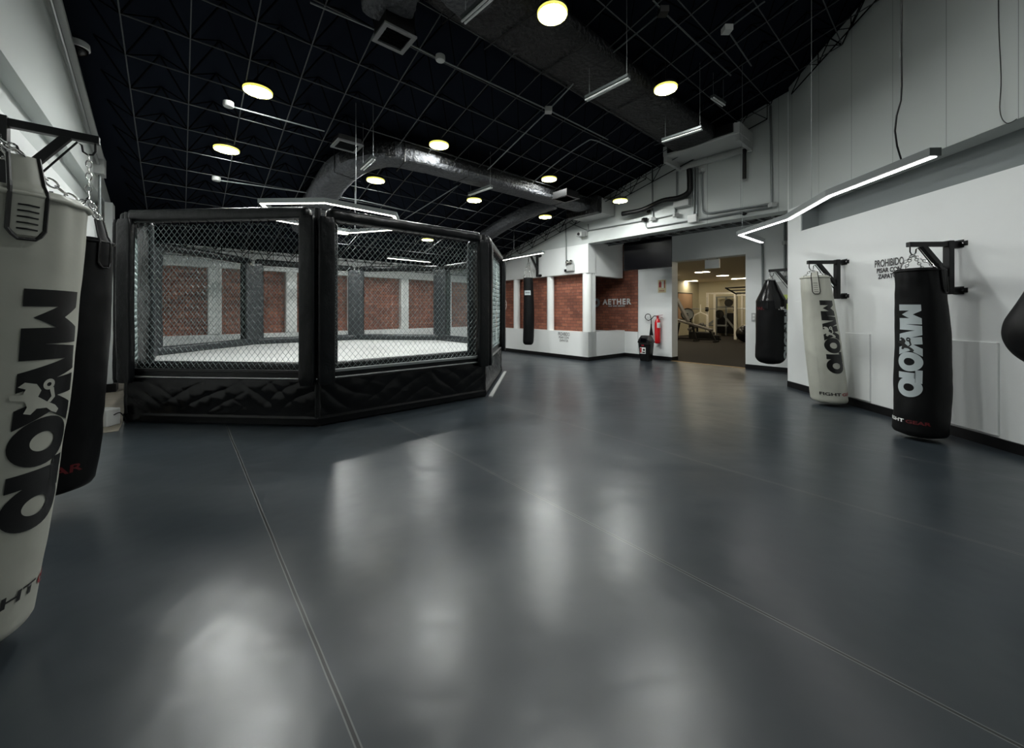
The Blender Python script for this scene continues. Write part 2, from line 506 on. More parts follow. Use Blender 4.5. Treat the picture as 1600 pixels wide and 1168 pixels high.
def fighter_geo():
    """small kicking figure cut out of the word mark"""
    body = [(1.78, .10), (1.84, .26), (1.98, .34), (2.10, .30), (2.22, .44), (2.34, .62), (2.44, .70), (2.52, .66), (2.46, .56), (2.36, .46), (2.34, .30),
            (2.44, .22), (2.40, .12), (2.28, .16), (2.16, .12), (2.10, -.06), (2.00, -.08), (2.02, .08), (1.92, .12), (1.86, .02)]
    return join_geo(poly_geo([body]), ring_geo(1.88, .46, .11, .10, .04, .04, 16), poly_geo([[(1.95, .55), (2.16, .60), (2.26, .52), (2.24, .46), (2.14, .53), (1.98, .48)]]))


WORD = chop(word_geo(), 0.09); FIGHTER = chop(fighter_geo(), 0.12)

# ================================================================ SETTING
FZ = 0.0
b = MB(); b.prism([(-4.5, -1.5), (12, -1.5), (12, 10.05), (-4.5, 10.05)], -0.1, 0.0, lambda x, y, z: ab(x, y, z)); struct('floor', b, 'floor')
b = MB(); b.prism([(5.95, -0.9), (11.2, -0.9), (11.2, -0.50), (5.95, -0.50)], 0.0, 0.006, lambda x, y, z: ab(x, y, z)); struct('floor_strip', b, 'tan')

A0, A1 = -4.0, 11.2          # room along A
BL, BR = -0.90, 8.06         # left wall plane, brick wall plane
BD2 = 9.75                   # door wall plane
AP = 1.87                    # pier


def wall_quad(mb, p0, p1, z00, z01, z10, z11, u0=0.0):
    """vertical face from p0 to p1 with bottom/top heights at both ends, UV in metres"""
    L = (Vector(p1) - Vector(p0)).length
    mb.quad([(p0[0], p0[1], z00), (p1[0], p1[1], z10), (p1[0], p1[1], z11), (p0[0], p0[1], z01)], [(u0, z00), (u0 + L, z10), (u0 + L, z11), (u0, z01)])


# --- left wall: lower wall, shallow niche, upper wall up to the sloping roof
b = MB()
b.prism([(A0, BL - 0.25), (A1, BL - 0.25), (A1, BL), (A0, BL)], 0, 2.64, ab); struct('wall_left', b, 'wallwhite')
b = MB(); b.prism([(A0, BL - 0.30), (A1, BL - 0.30), (A1, BL - 0.12), (A0, BL - 0.12)], 2.64, 3.04, ab)
i = len(b.v)
for bb in (BL - 0.25, BL + 0.0):
    b.v += [ab(A0, bb, 3.04), ab(10.1, bb, 3.04), ab(10.1, bb, roof_z(10.1) + 0.05), ab(A0, bb, roof_z(A0) + 0.05)]
b.f += [(i, i + 1, i + 2, i + 3), (i + 4, i + 7, i + 6, i + 5), (i, i + 4, i + 5, i + 1), (i + 3, i + 2, i + 6, i + 7), (i, i + 3, i + 7, i + 4), (i + 1, i + 5, i + 6, i + 2)]
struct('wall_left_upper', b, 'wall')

# --- back wall (brick bays between white columns)
zt_back = roof_z(A1)
b = MB()
b.prism([(A1, -1.2), (A1 + 0.45, -1.2), (A1 + 0.45, 8.5), (A1, 8.5)], 0, 0.75, ab)
b.prism([(A1, -1.2), (A1 + 0.45, -1.2), (A1 + 0.45, 8.5), (A1, 8.5)], 2.31, zt_back + 0.05, ab)
struct('wall_back', b, 'wallwhite')
b = MB()
b.quad([ab(A1 + 0.22, -1.2, 0.7), ab(A1 + 0.22, 8.5, 0.7), ab(A1 + 0.22, 8.5, 2.35), ab(A1 + 0.22, -1.2, 2.35)], [(0, 0), (9.7, 0), (9.7, 1.65), (0, 1.65)])
b.quad([ab(A1 + 0.42, 8.5, 0.7), ab(A1 + 0.42, -1.2, 0.7), ab(A1 + 0.42, -1.2, 2.35), ab(A1 + 0.42, 8.5, 2.35)])
struct('wall_back_brick', b, 'brick', fix=False)

# --- brick wall on the right of the cage (plane BR), white band above, low wall under it, entrance recess
b = MB(); AC = 6.27
b.prism([(AC, BR), (A1, BR), (A1, BR + 0.35), (AC, BR + 0.35)], 0, 0.75, ab)
b.prism([(AC, BR), (AC + 0.25, BR), (AC + 0.25, BD2), (AC, BD2)], 0, 0.75, ab)
struct('wall_brick_base', b, 'wallwhite')
b = MB(); 
b.prism([(AC, BR), (A1, BR), (A1, BR + 0.35), (AC, BR + 0.35)], 2.31, 3.07, ab)
b.prism([(AC, BR + 0.3), (AC + 0.2, BR + 0.3), (AC + 0.2, BD2 - 0.10), (AC, BD2 - 0.10)], 2.25, 3.25, ab)
struct('wall_brick_head', b, 'wallwhite')
b = MB()
b.quad([ab(A1 + .1, BR + 0.24, 0.7), ab(AC + 0.12, BR + 0.24, 0.7), ab(AC + 0.12, BR + 0.24, 2.35), ab(A1 + .1, BR + 0.24, 2.35)], [(0, 0), (5, 0), (5, 1.65), (0, 1.65)])
b.quad([ab(AC + 0.12, BR + 0.30, 0.7), ab(A1 + .1, BR + 0.30, 0.7), ab(A1 + .1, BR + 0.30, 2.35), ab(AC + 0.12, BR + 0.30, 2.35)])
struct('wall_brick', b, 'brick', fix=False)
# upper wall over everything on the right, in board panels, sloping top
b = MB()
p0 = ab(10.1, BR); p1 = ab(AP, BR)
wall_quad(b, p0, p1, 3.07, roof_z(10.1) + 0.1, 3.07, roof_z(AP) + 0.1, u0=0.54)
q0 = ab(10.1, BR + 0.3); q1 = ab(AP, BR + 0.3)
b.v = []; b.f = []; b.uv = {}
pm = ab(3.3, BR); wall_quad(b, pm, p1, 3.07, roof_z(3.3) + 0.1, 3.07, roof_z(AP) + 0.1, u0=0.24)
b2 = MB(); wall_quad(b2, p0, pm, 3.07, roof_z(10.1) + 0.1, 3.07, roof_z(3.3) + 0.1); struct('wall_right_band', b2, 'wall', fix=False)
wall_quad(b, q1, q0, 3.07, roof_z(AP) + .1, 3.07, roof_z(10.1) + .1)
b.quad([(*p0[:2], 3.07), (*q0[:2], 3.07), (*q1[:2], 3.07), (*p1[:2], 3.07)])
struct('wall_right_upper', b, 'wallpanel_dim', fix=False)

# --- door wall
DL, DR, DT = 4.86, 3.13, 2.60
b = MB()
b.prism([(DL, BD2), (5.62, BD2), (5.62, BD2 + 0.32), (DL, BD2 + 0.32)], 0, 3.3, ab)
b.prism([(5.62, BD2 + 0.04), (5.86, BD2 + 0.04), (5.86, BD2 + 0.32), (5.62, BD2 + 0.32)], 0, 3.3, ab)
b.prism([(5.86, BD2), (9.0, BD2), (9.0, BD2 + 0.32), (5.86, BD2 + 0.32)], 0, 0.72, ab)
b.prism([(5.86, BD2 + 0.05), (9.0, BD2 + 0.05), (9.0, BD2 + 0.32), (5.86, BD2 + 0.32)], 0.72, 3.3, ab)
b.prism([(1.6, BD2), (DR, BD2), (DR, BD2 + 0.32), (1.6, BD2 + 0.32)], 0, 3.3, ab)
b.prism([(DR, BD2), (DL, BD2), (DL, BD2 + 0.32), (DR, BD2 + 0.32)], DT, 3.3, ab)
struct('wall_door_side', b, 'wallwhite')
b = MB(); b.quad([ab(9.0, BD2 + 0.03, 0.72), ab(5.86, BD2 + 0.03, 0.72), ab(5.86, BD2 + 0.03, 3.25), ab(9.0, BD2 + 0.03, 3.25)], [(0.1, 0), (3.24, 0), (3.24, 2.53), (0.1, 2.53)])
struct('wall_brick_sign', b, 'brick', fix=False)
b = MB(); b.prism([(AP - 0.3, BR + 0.3), (AP, BR + 0.3), (AP, BD2), (AP - 0.3, BD2)], 0, 3.3, ab); struct('wall_recess_side', b, 'wallwhite')
b = MB(); b.prism([(AP - 0.3, BR + 0.3), (9.0, BR + 0.3), (9.0, BD2 + 0.3), (AP - 0.3, BD2 + 0.3)], 3.27, 3.35, ab); struct('ceiling_recess', b, 'wallwhite')
b = MB(); b.prism([(8.9, BR + .3), (9.0, BR + .3), (9.0, BD2), (8.9, BD2)], 0, 3.3, ab); struct('wall_alcove_end', b, 'wallwhite')

# --- round white columns in front of the brick
def column(name, a, bb, r=0.105):
    o = MB(); o.lathe([(r, 0.75), (r, 2.31)], ab(a, bb), 24)
    c = struct(name, o, 'column', auto=40)
for k, a in enumerate((7.72, 9.20, 10.68)): column('trim_%d' % (k + 1), a, BR + 0.115)
b = MB(); b.lathe([(0.125, 0.75), (0.125, 2.31)], ab(AC + 0.13, BR + 0.13), 24)
struct('trim_4', b, 'column', auto=40)
b = MB(); b.prism([(AC + 0.02, BR + 0.22), (AC + 0.12, BR + 0.22), (AC + 0.12, BR + 0.34), (AC + 0.02, BR + 0.34)], 0.75, 2.31, ab); struct('trim_5', b, 'column')
for k, bb in enumerate((-0.85, 0.62, 2.19, 3.75, 5.31, 6.87)):
    b = MB(); b.prism([(A1 + 0.0, bb - 0.13), (A1 + 0.21, bb - 0.13), (A1 + 0.21, bb + 0.13), (A1, bb + 0.13)], 0.75, 2.31, ab); struct('trim_%d' % (k + 6), b, 'column', bevel=0.03)

# --- pier and right wall with its long niche
YP = 6.45
pier = [(RW0 + RWK * YP + 0.02, YP), (RW0 + RWK * (YP - 0.42), YP - 0.42 + 0.02)]
b = MB()
b.prism([tuple(ab(AP + 0.03, BR - 0.10)[:2]), tuple(rw(6.32, 0, 0.0)[:2]), tuple(rw(6.32, 0, -0.5)[:2]), tuple(ab(AP + 0.03, BR + 0.3)[:2])], 0, roof_z(1.8) - 0.1)
struct('wall_pier', b, 'wallwhite')
Y0 = -1.75
b = MB(); y1 = 6.33
b.prism([tuple(rw(Y0, 0)[:2]), tuple(rw(y1, 0)[:2]), tuple(rw(y1, 0, -0.5)[:2]), tuple(rw(Y0, 0, -0.5)[:2])], 0, 2.62)
struct('wall_right', b, 'wallwhite')
b = MB()
b.prism([tuple(rw(Y0, 0, -0.27)[:2]), tuple(rw(y1, 0, -0.27)[:2]), tuple(rw(y1, 0, -0.5)[:2]), tuple(rw(Y0, 0, -0.5)[:2])], 2.6, 3.06)
b.prism([tuple(rw(y1 - 0.03, 0, -0.01)[:2]), tuple(rw(y1 - 0.005, 0, -0.01)[:2]), tuple(rw(y1 - 0.005, 0, -0.3)[:2]), tuple(rw(y1 - 0.03, 0, -0.3)[:2])], 2.6, 3.06)  # niche end face, in the same painted shade
struct('wall_right_niche', b, 'niche')
b = MB()
ups = [rw(Y0, 0), rw(6.62, 0)]
ain = [(-SA * p.x + CA * p.y) for p in ups]
zt = [roof_z(a) + 0.12 for a in ain]
wall_quad(b, ups[1], ups[0], 3.05, zt[1], 3.05, zt[0], u0=0.18)
bk = [rw(Y0, 0, -0.5), rw(6.62, 0, -0.5)]
wall_quad(b, bk[0], bk[1], 3.05, zt[0], 3.05, zt[1])
b.quad([(*ups[0][:2], 3.05), (*ups[1][:2], 3.05), (*bk[1][:2], 3.05), (*bk[0][:2], 3.05)])
struct('wall_right_top', b, 'wallpanel_dim', fix=False)
# raised lower boards
for k, (ya, yb) in enumerate(((5.01, 5.40), (3.63, 4.62))):
    b = MB(); i = 0
    b.prism([tuple(rw(ya, 0, 0.0)[:2]), tuple(rw(ya, 0, 0.022)[:2]), tuple(rw(yb, 0, 0.022)[:2]), tuple(rw(yb, 0, 0.0)[:2])], 0.12, 1.0)
    struct('trim_%d' % (12 + k), b, 'wallwhite', bevel=0.004)

# --- wall behind the camera
e0 = ab(A0, BL - 0.2); t = 3.6; e1 = e0 + BD * t
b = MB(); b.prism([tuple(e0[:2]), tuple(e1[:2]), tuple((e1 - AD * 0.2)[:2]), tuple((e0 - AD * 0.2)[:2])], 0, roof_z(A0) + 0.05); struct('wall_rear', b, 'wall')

# --- baseboards
def strip(name, p, q, n, h=0.1, th=0.02, z0=0.0):
    p = Vector((*p[:2], 0)); q = Vector((*q[:2], 0)); o = MB()
    o.prism([tuple(p[:2]), tuple(q[:2]), tuple((q + n * th)[:2]), tuple((p + n * th)[:2])], z0, h)
    struct(name, o, 'baseboard')
strip('baseboard_brick', ab(AC, BR), ab(A1, BR), -BD)
strip('baseboard_corner', ab(AC, BR - 0.02), ab(AC, BD2), -AD)
strip('baseboard_door_left', ab(DL, BD2), ab(AC, BD2), -BD)
strip('baseboard_jamb', ab(DL, BD2 - 0.02), ab(DL, BD2 + 0.30), -AD)
strip('baseboard_door_right', ab(AP, BD2), ab(DR, BD2), -BD)
strip('baseboard_recess', ab(AP, BR + 0.3), ab(AP, BD2), AD)
strip('baseboard_pier', ab(AP + 0.03, BR - 0.10), rw(6.32, 0), Vector((-0.8, -0.6, 0)).normalized())
strip('baseboard_right', rw(Y0, 0), rw(6.33, 0), RWN)
strip('baseboard_left', ab(A0, BL), ab(A1, BL), BD, h=0.13)
strip('baseboard_back', ab(A1, BL), ab(A1, BR), -AD)
b = MB(); b.prism([(DR, BD2 - 0.03), (DL, BD2 - 0.03), (DL, BD2 + 0.02), (DR, BD2 + 0.02)], 0, 0.012, ab); struct('trim_14', b, 'wood')

# --- roof: deck, lower chord grid, web struts
deck = MB()
pol = [(A0 - 0.3, -1.3), (A1 + 0.5, -1.3), (A1 + 0.5, 8.4), (A0 - 0.3, 8.4)]
for dz in (0, 0.12):
    for a, bb in pol: deck.v.append(ab(a, bb, roof_z(a) + dz))
deck.f += [(0, 1, 2, 3), (7, 6, 5, 4), (0, 4, 5, 1), (1, 5, 6, 2), (2, 6, 7, 3), (3, 7, 4, 0)]
roof = struct('ceiling', deck, 'deck')
OFF = 0.30
as_ = [5.05 + 0.5 * k for k in range(-16, 13)]
bs_ = [0.084 + 0.5 * k for k in range(-1, 16)]


def inside(a, bb):
    p = ab(a, bb)
    return bb > BL + 0.02 and bb < BR - 0.02 and p.x < RW0 + RWK * p.y - 0.03


ch = MB(); st = MB(); nodes = set()
for i, a in enumerate(as_):
    for j, bb in enumerate(bs_):
        if not inside(a, bb): continue
        p = ab(a, bb, roof_z(a) - OFF)
        if i + 1 < len(as_) and inside(as_[i + 1], bb): ch.beam(p, ab(as_[i + 1], bb, roof_z(as_[i + 1]) - OFF), 0.010)
        if j + 1 < len(bs_) and inside(a, bs_[j + 1]): ch.beam(p, ab(a, bs_[j + 1], roof_z(a) - OFF), 0.010)
        for sa in (-0.25, 0.25):
            for sb in (-0.25, 0.25):
                if inside(a + sa, bb + sb) and a + sa < A1:
                    st.beam(p, ab(a + sa, bb + sb, roof_z(a + sa) - 0.01), 0.012)
# lacing trusses along the walls
def truss(mb, P, a0, a1, step, drop=0.34, t_=0.013):
    n = int(abs(a1 - a0) / step); prev = None
    for i in range(n + 1):
        q = a0 + (a1 - a0) * i / n; p = P(q); aa = -SA * p.x + CA * p.y; lo = Vector((p.x, p.y, roof_z(aa) - drop))
        q2 = q + (a1 - a0) / n / 2; p2 = P(q2); a2 = -SA * p2.x + CA * p2.y; hi = Vector((p2.x, p2.y, roof_z(a2) - 0.02))
        if prev: mb.beam(prev[0], lo, t_); mb.beam(prev[1], lo, t_ * .8)
        if i < n: mb.beam(lo, hi, t_ * .8); mb.beam(lo, Vector((p.x, p.y, roof_z(aa))), t_ * .7)
        prev = (lo, hi)
tr = MB()
truss(tr, lambda q: ab(q, BR - 0.12), 2.2, 11.0, 0.55); truss(tr, lambda q: ab(q, BR - 0.40), 4.4, 11.0, 0.55)
truss(tr, lambda q: ab(A1 - 0.15, q), -0.8, 7.9, 0.5, 0.30); truss(tr, lambda q: ab(A1 - 0.75, q), -0.8, 7.9, 0.5, 0.36); truss(tr, lambda q: ab(A1 - 1.3, q), -0.8, 7.9, 0.5, 0.36)
truss(tr, lambda q: rw(q, 0, 0.10), 1.0, 6.4, 0.6, 0.26)
obj('edge_trusses', tr, 'strut', roof)
obj('lower_chord_grid', ch, 'chord', roof); obj('web_struts', st, 'strut', roof)

# --- gym room beyond the door
GA0, GA1, GB1, GZ = 0.6, 9.63, 22.5, 2.95
b = MB(); b.prism([(GA0, 10.05), (GA1, 10.05), (GA1, GB1), (GA0, GB1)], -0.1, 0.002, ab); b.prism([(DR, BD2), (DL, BD2), (DL, 10.06), (DR, 10.06)], -0.05, 0.003, ab); struct('floor_gym', b, 'gymfloor')
b = MB(); b.prism([(GA0, 10.05), (GA1, 10.05), (GA1, GB1), (GA0, GB1)], GZ, GZ + 0.1, ab); struct('ceiling_gym', b, 'gymceil')
b = MB(); b.prism([(GA0, GB1), (GA1 + .1, GB1), (GA1 + .1, GB1 + 0.1), (GA0, GB1 + 0.1)], 0, GZ, ab)
b.prism([(GA1, 10.05), (GA1 + 0.1, 10.05), (GA1 + 0.1, GB1), (GA1, GB1)], 0, GZ, ab)
b.prism([(GA0 - .1, 10.05), (GA0, 10.05), (GA0, GB1), (GA0 - .1, GB1)], 0, GZ, ab); struct('wall_gym', b, 'gymwall')

# ================================================================ THINGS
# ---------------------------------------------------------------- the octagonal cage
CX, CY, CR = -3.148, 7.235, 3.1
CROT = math.radians(108.2 - 180)            # angle of the vertex nearest the camera
cage = thing('fighting_cage', 'large black padded octagonal fighting cage with wire mesh sides and pale canvas', 'fighting cage', (CX, CY, 0))


def cv(k, r=CR, z=0.0):
    t = CROT + k * PI / 4
    return Vector((r * math.cos(t), r * math.sin(t), z))


ZC = 0.56                                    # canvas height
ZR0, ZR1 = 0.63, 2.34                        # mesh bottom / top
b = MB(); b.prism([tuple(cv(k, CR - 0.16)[:2]) for k in range(8)], ZC - 0.06, ZC); obj('canvas', b, 'canvas', cage)
b = MB(); b.prism([tuple(cv(k, CR - 0.10)[:2]) for k in range(8)], 0.0, ZC - 0.065); obj('platform', b, 'black', cage)


def side_frame(k):
    p, q = cv(k), cv(k + 1); d = (q - p).normalized(); n = Vector((d.y, -d.x, 0)); L = (q - p).length
    return lambda x, y, z: p + d * x + n * y + Vector((0, 0, z)), L      # x along, y outwards


def grid_surface(nx, nz, fn):
    V = [fn(i / nx, j / nz) for j in range(nz + 1) for i in range(nx + 1)]
    Fc = [(j * (nx + 1) + i, j * (nx + 1) + i + 1, (j + 1) * (nx + 1) + i + 1, (j + 1) * (nx + 1) + i) for j in range(nz) for i in range(nx)]
    return V, Fc


def slab(f, x0, x1, y0, y1, z0, z1, nx=6, nz=24, wr=0.004, seed=0, r=0.03):
    """soft padded slab, outer face wrinkled"""
    mb = MB(); per = []
    w2 = (x1 - x0) / 2; cx = (x0 + x1) / 2; h2 = (y1 - y0) / 2; cy = (y0 + y1) / 2; n = 28
    for j in range(nz + 1):
        v = j / nz; z = z0 + (z1 - z0) * v
        e = min(1.0, min(v, 1 - v) * (z1 - z0) / r); k = 1 - 0.18 * (1 - math.sqrt(max(0, 1 - (1 - e) ** 2)))
        for i in range(n):
            t = 2 * PI * i / n; c, s_ = math.cos(t), math.sin(t)
            px = cx + w2 * k * math.copysign(abs(c) ** 0.35, c); py = cy + h2 * k * math.copysign(abs(s_) ** 0.55, s_)
            dn = noise.noise(Vector((px * 6 + seed * 9.1, z * 2.6 + px * 4, seed))) * wr + noise.noise(Vector((px * 3, z * 1.1, seed + 5))) * wr * 1.4
            dn -= 2.2 * wr * max(0.0, 0.10 - abs(noise.noise(Vector((px * 5 - z * 4.2, z * 1.2, seed + 9)))))
            mb.v.append(f(px, py + dn, z))
    for j in range(nz):
        for i in range(n):
            a = j * n + i; bb = j * n + (i + 1) % n
            mb.f.append((a, bb, bb + n, a + n))
    mb.f.append(tuple(range(n))[::-1]); mb.f.append(tuple(nz * n + i for i in range(n)))
    return mb


for k in range(8):
    f, L = side_frame(k)
    visible = k in (7, 0, 1)
    # draped skirt, gathered at the top, with a straight band at its foot
    def sk(u, v, k=k, f=f, L=L):
        x = u * L; z = 0.02 + v * 0.50
        amp = 0.010 * max(0.0, math.sin(PI * min(1, max(0, (v - 0.16) / 0.84)))) ** 0.6 if v > 0.16 else 0
        wv = 0
        for q, (cx_, sl, fr) in enumerate(((0.25, 0.9, 11), (1.0, -1.3, 9), (1.7, 0.7, 12), (2.2, -1.0, 10))):
            g_ = math.exp(-((x - cx_ * L / 2.37 - (z - .3) * sl * .6) / 0.42) ** 2)
            ph = (x - cx_) * fr + (z - .3) * fr * sl * 1.5 + 2.5 * noise.noise(Vector((x * 1.6, z * 2, k * 3.1 + q)))
            wv += g_ * (abs(math.sin(ph)) ** 0.6 * 1.1 - 0.6)
        wv += 0.5 * noise.noise(Vector((x * 8, z * 7 + x * 5, k + 11))) + 0.9 * (0.35 - abs(noise.noise(Vector((x * 5 + z * 4, z * 3 - x * 2, k + 3)))))
        return f(x, -0.03 + amp * wv + (0.012 if v < 0.17 else 0), z)
    mb = MB(); mb.add(*grid_surface(160 if visible else 40, 46 if visible else 14, sk)); obj('skirt_panel', mb, 'skirt', cage, smooth=True, fix=False)
    mb = MB(); mb.box(0.0, L, -0.08, -0.005, 0.532, 0.545, f); obj('edge_strip', mb, 'steel' if visible else 'blackmetal', cage, bevel=0.004)
    mb = MB(); mb.box(0.03, L - 0.03, -0.085, -0.035, ZR0 - 0.035, ZR0, f); obj('lower_rail', mb, 'conduit' if k == 0 else 'blackmetal', cage, bevel=0.006)
    mb = MB(); mb.box(0.02, L - 0.02, -0.09, -0.045, 0.545, ZR0 - 0.035, f); obj('lower_board', mb, 'vinyl', cage)
    # inner foot padding and top padding
    mb = MB()
    def soft_bar(mb, y, z, ry, rz, x0, x1, seed, wr=0.006, n=16, m=60):
        i0 = len(mb.v)
        for i in range(m + 1):
            x = x0 + (x1 - x0) * i / m; e = min(1, min(i, m - i) / 1.6 + 0.55)
            for j in range(n):
                t = 2 * PI * j / n; c, s_ = math.cos(t), math.sin(t)
                q = 1 + wr * 6 * noise.noise(Vector((x * 14 + seed, t * 0.8, seed)))
                mb.v.append(f(x, y + ry * e * q * math.copysign(abs(c) ** 0.7, c), z + rz * e * q * math.copysign(abs(s_) ** 0.7, s_)))
        for i in range(m):
            for j in range(n):
                a = i0 + i * n + j; bb = i0 + i * n + (j + 1) % n
                mb.f.append((a, bb, bb + n, a + n))
        mb.f.append(tuple(i0 + j for j in range(n))[::-1]); mb.f.append(tuple(i0 + m * n + j for j in range(n)))
    soft_bar(mb, -0.17, ZC + 0.07, 0.06, 0.075, 0.10, L - 0.10, k); obj('foot_padding', mb, 'vinylgrey' if k not in (7, 0) else 'vinyl', cage, smooth=True)
    mb = MB(); soft_bar(mb, -0.05, 2.41, 0.075, 0.072, 0.11 if k != 7 else 0.07, L - 0.11, k * 3.3 + 1, 0.008); obj('top_padding', mb, 'vinyl', cage, auto=50)
    # chain link mesh: zigzag wires, 6.6 cm diamonds
    mb = MB(); wd, hh = 0.034, 0.041; ncol = int((L - 0.20) / wd); nrow = int((ZR1 - ZR0) / hh); x00 = (L - ncol * wd) / 2
    r = 0.0024
    for c in range(ncol + 1):
        pts = []
        for rr in range(nrow + 1):
            off = (wd / 2 if (rr + c) % 2 == 0 else -wd / 2) if False else (wd / 2 if rr % 2 == 0 else -wd / 2)
            s_ = 1 if c % 2 == 0 else -1
            xx = x00 + c * wd + off * s_ * 1.02
            sag = 0.012 * math.sin(xx * 3 + k) * math.sin(rr / nrow * PI) + (0.0015 if rr % 2 else -0.0015)
            xx = min(max(xx, 0.1), L - 0.1)
            pts.append(f(xx, -0.055 + sag, ZR0 + rr * hh))
        mb.tube(pts, r, 3, cap=False)
    obj('wire_mesh', mb, 'wire', cage, fix=False)
    # lacing ties between mesh and top padding
    mb = MB(); rnd = random.Random(k); pts = []
    for c in range(40):
        xx = 0.15 + (L - 0.3) * c / 39; pts.append(f(xx, -0.02 + (0.03 if c % 2 else -0.03), (2.335 if c % 2 else 2.285) + rnd.uniform(-.012, .012)))
    mb.tube(pts, 0.0035, 4); obj('lacing_cord', mb, 'plastic', cage)

for k in range(8):
    c = cv(k, CR - 0.06); mb = MB(); mb.tube([c + Vector((0, 0, 0.0)), c + Vector((0, 0, 2.46))], 0.035, 12); obj('post', mb, 'blackmetal', cage, auto=40)
    near = k in (7, 0, 1, 6, 2)
    for s_ in (0, 1):
        f, L = side_frame(k - s_)
        x0, x1 = (0.0, 0.18) if s_ == 0 else (L - 0.18, L)
        if k == 7 and s_ == 1: x0, x1 = L - 0.17, L + 0.02
        m = slab(f, x0, x1, -0.01, 0.075, 0.475, 2.36, nz=40 if near else 16, wr=0.007, seed=k * 2 + s_)
        obj('outer_pad', m, 'vinyl', cage, auto=55)
    # inner pad, facing the middle of the cage
    t = CROT + k * PI / 4; n = Vector((math.cos(t), math.sin(t), 0)); d = Vector((-n.y, n.x, 0)); c0 = n * (CR - 0.19)
    fi = lambda x, y, z, c0=c0, n=n, d=d: c0 + d * x - n * y + Vector((0, 0, z))
    m = slab(fi, -0.19, 0.19, 0.0, 0.06, ZC + 0.02, 2.36, nz=40, wr=0.010, seed=k + 40); obj('inner_pad', m, 'vinylgrey', cage, auto=55)
# pale edge strip lying at the foot of the far right side, and small wire ties of the near corner
mb = MB(); f, L = side_frame(1); mb.box(-0.02, L, 0.03, 0.085, 0.0, 0.02, f); obj('edge_trim', mb, 'greybox', cage)


# ---------------------------------------------------------------- hexagonal and broken-line LED lamps
def led_profile(root, pts, z, w_=0.085, h_=0.06, closed=False, glow='led'):
    P = [Vector((p[0], p[1], z)) for p in pts]; n = len(P)
    segs = range(n if closed else n - 1)
    for i in segs:
        a, c = P[i], P[(i + 1) % n]; d = (c - a).normalized(); sd = Vector((d.y, -d.x, 0))
        def mit(p, q, r_):   # mitred offset direction at q between segments p-q and q-r
            if p is None or r_ is None: return None
            d1 = (q - p).normalized(); d2 = (r_ - q).normalized(); n1 = Vector((d1.y, -d1.x, 0)); n2 = Vector((d2.y, -d2.x, 0)); m_ = (n1 + n2).normalized()
            return m_ / max(0.3, m_.dot(n1))
        pa = P[i - 1] if (closed or i > 0) else None; pc = P[(i + 2) % n] if (closed or i + 2 < n) else None
        oa = mit(pa, a, c) or sd; oc = mit(a, c, pc) or sd
        hb = MB(); V = []
        for q, o_ in ((a, oa), (c, oc)):
            for sx, zz in ((-1, 0), (1, 0), (1, h_), (-1, h_)): V.append(q + o_ * (sx * w_ / 2) + Vector((0, 0, zz)))
        hb.add(V, [(0, 3, 2, 1), (4, 5, 6, 7), (0, 1, 5, 4), (1, 2, 6, 5), (2, 3, 7, 6), (3, 0, 4, 7)])
        hs = obj('housing', hb, 'alu', root, world=True)
        gb = MB(); V = []
        ins = 0.012
        for q, o_, e in ((a, oa, 1), (c, oc, -1)):
            qq = q + d * (ins * e if (o_ - sd).length < 1e-4 else 0)
            for sx, zz in ((-1, -0.006), (1, -0.006), (1, 0.004), (-1, 0.004)): V.append(qq + o_ * (sx * (w_ / 2 - 0.022)) + Vector((0, 0, zz)))
        gb.add(V, [(0, 3, 2, 1), (4, 5, 6, 7), (0, 1, 5, 4), (1, 2, 6, 5), (2, 3, 7, 6), (3, 0, 4, 7)])
        obj('diffuser', gb, glow, hs)
        for ch_ in hs.children: 
            me = ch_.data
            T = root_inv(root)
            me.transform(T)


def hang(root, pts, z0, name='suspension_wire', r=0.003):
    for p in pts:
        a = -SA * p[0] + CA * p[1]
        mb = MB(); mb.tube([Vector((p[0], p[1], z0)), Vector((p[0], p[1], roof_z(a) - 0.0))], r, 5); obj(name, mb, 'conduit', root, world=True)


H1 = 1.15; ZL = EYE + H1
def lp(px, py, h): 
    u, v = ray(px, py); return (u * h / v, h / v)
zz = [lp(1462, 243, H1), lp(1297, 306, H1), lp(1233, 342, H1), lp(1156, 367, H1), lp(1191, 379, H1)]
t = thing('linear_lamp', 'long zigzag LED lamp hanging in front of the right wall, lit white', 'ceiling lamp', (zz[0][0], zz[0][1], ZL), 0, 'hanging linear LED lamps')
led_profile(t, zz, ZL)
hang(t, [Vector(zz[3]).lerp(Vector(zz[4]), 0.1), Vector(zz[1]).lerp(Vector(zz[2]), 0.4)], ZL + 0.06, r=0.0025)
# twisted supply cord near its front end
p = Vector(zz[0]).lerp(Vector(zz[1]), 0.26); a = -SA * p.x + CA * p.y; pts = []
for k in range(26):
    q = k / 25; pts.append(Vector((p.x + 0.018 * noise.noise(Vector((q * 5, 0, 1))) - (0.05 * math.sin(min(1, q * 6) * PI) if q < 0.17 else 0), p.y, ZL + 0.06 + (roof_z(a) - ZL - 0.06) * q)))
mb = MB(); mb.tube(pts, 0.0065, 6); obj('supply_cord', mb, 'black', t, world=True, smooth=True)
H2 = 1.45; ZL2 = EYE + H2
hx = [lp(409, 318, H2), lp(508, 317, H2), lp(615, 337, H2), lp(608, 360.5, H2), lp(530, 362.5, H2), lp(436, 349, H2)]
hx = [hx[0], hx[1], (-1.80, 5.86), (-1.98, 6.80), (-3.0, 7.12), (-3.75, 6.15)]
t = thing('hexagonal_lamp', 'lit hexagonal LED ring lamp hanging above the cage', 'ceiling lamp', (-2.83, 6.1, ZL2)); led_profile(t, hx, ZL2, closed=True, glow='led2')
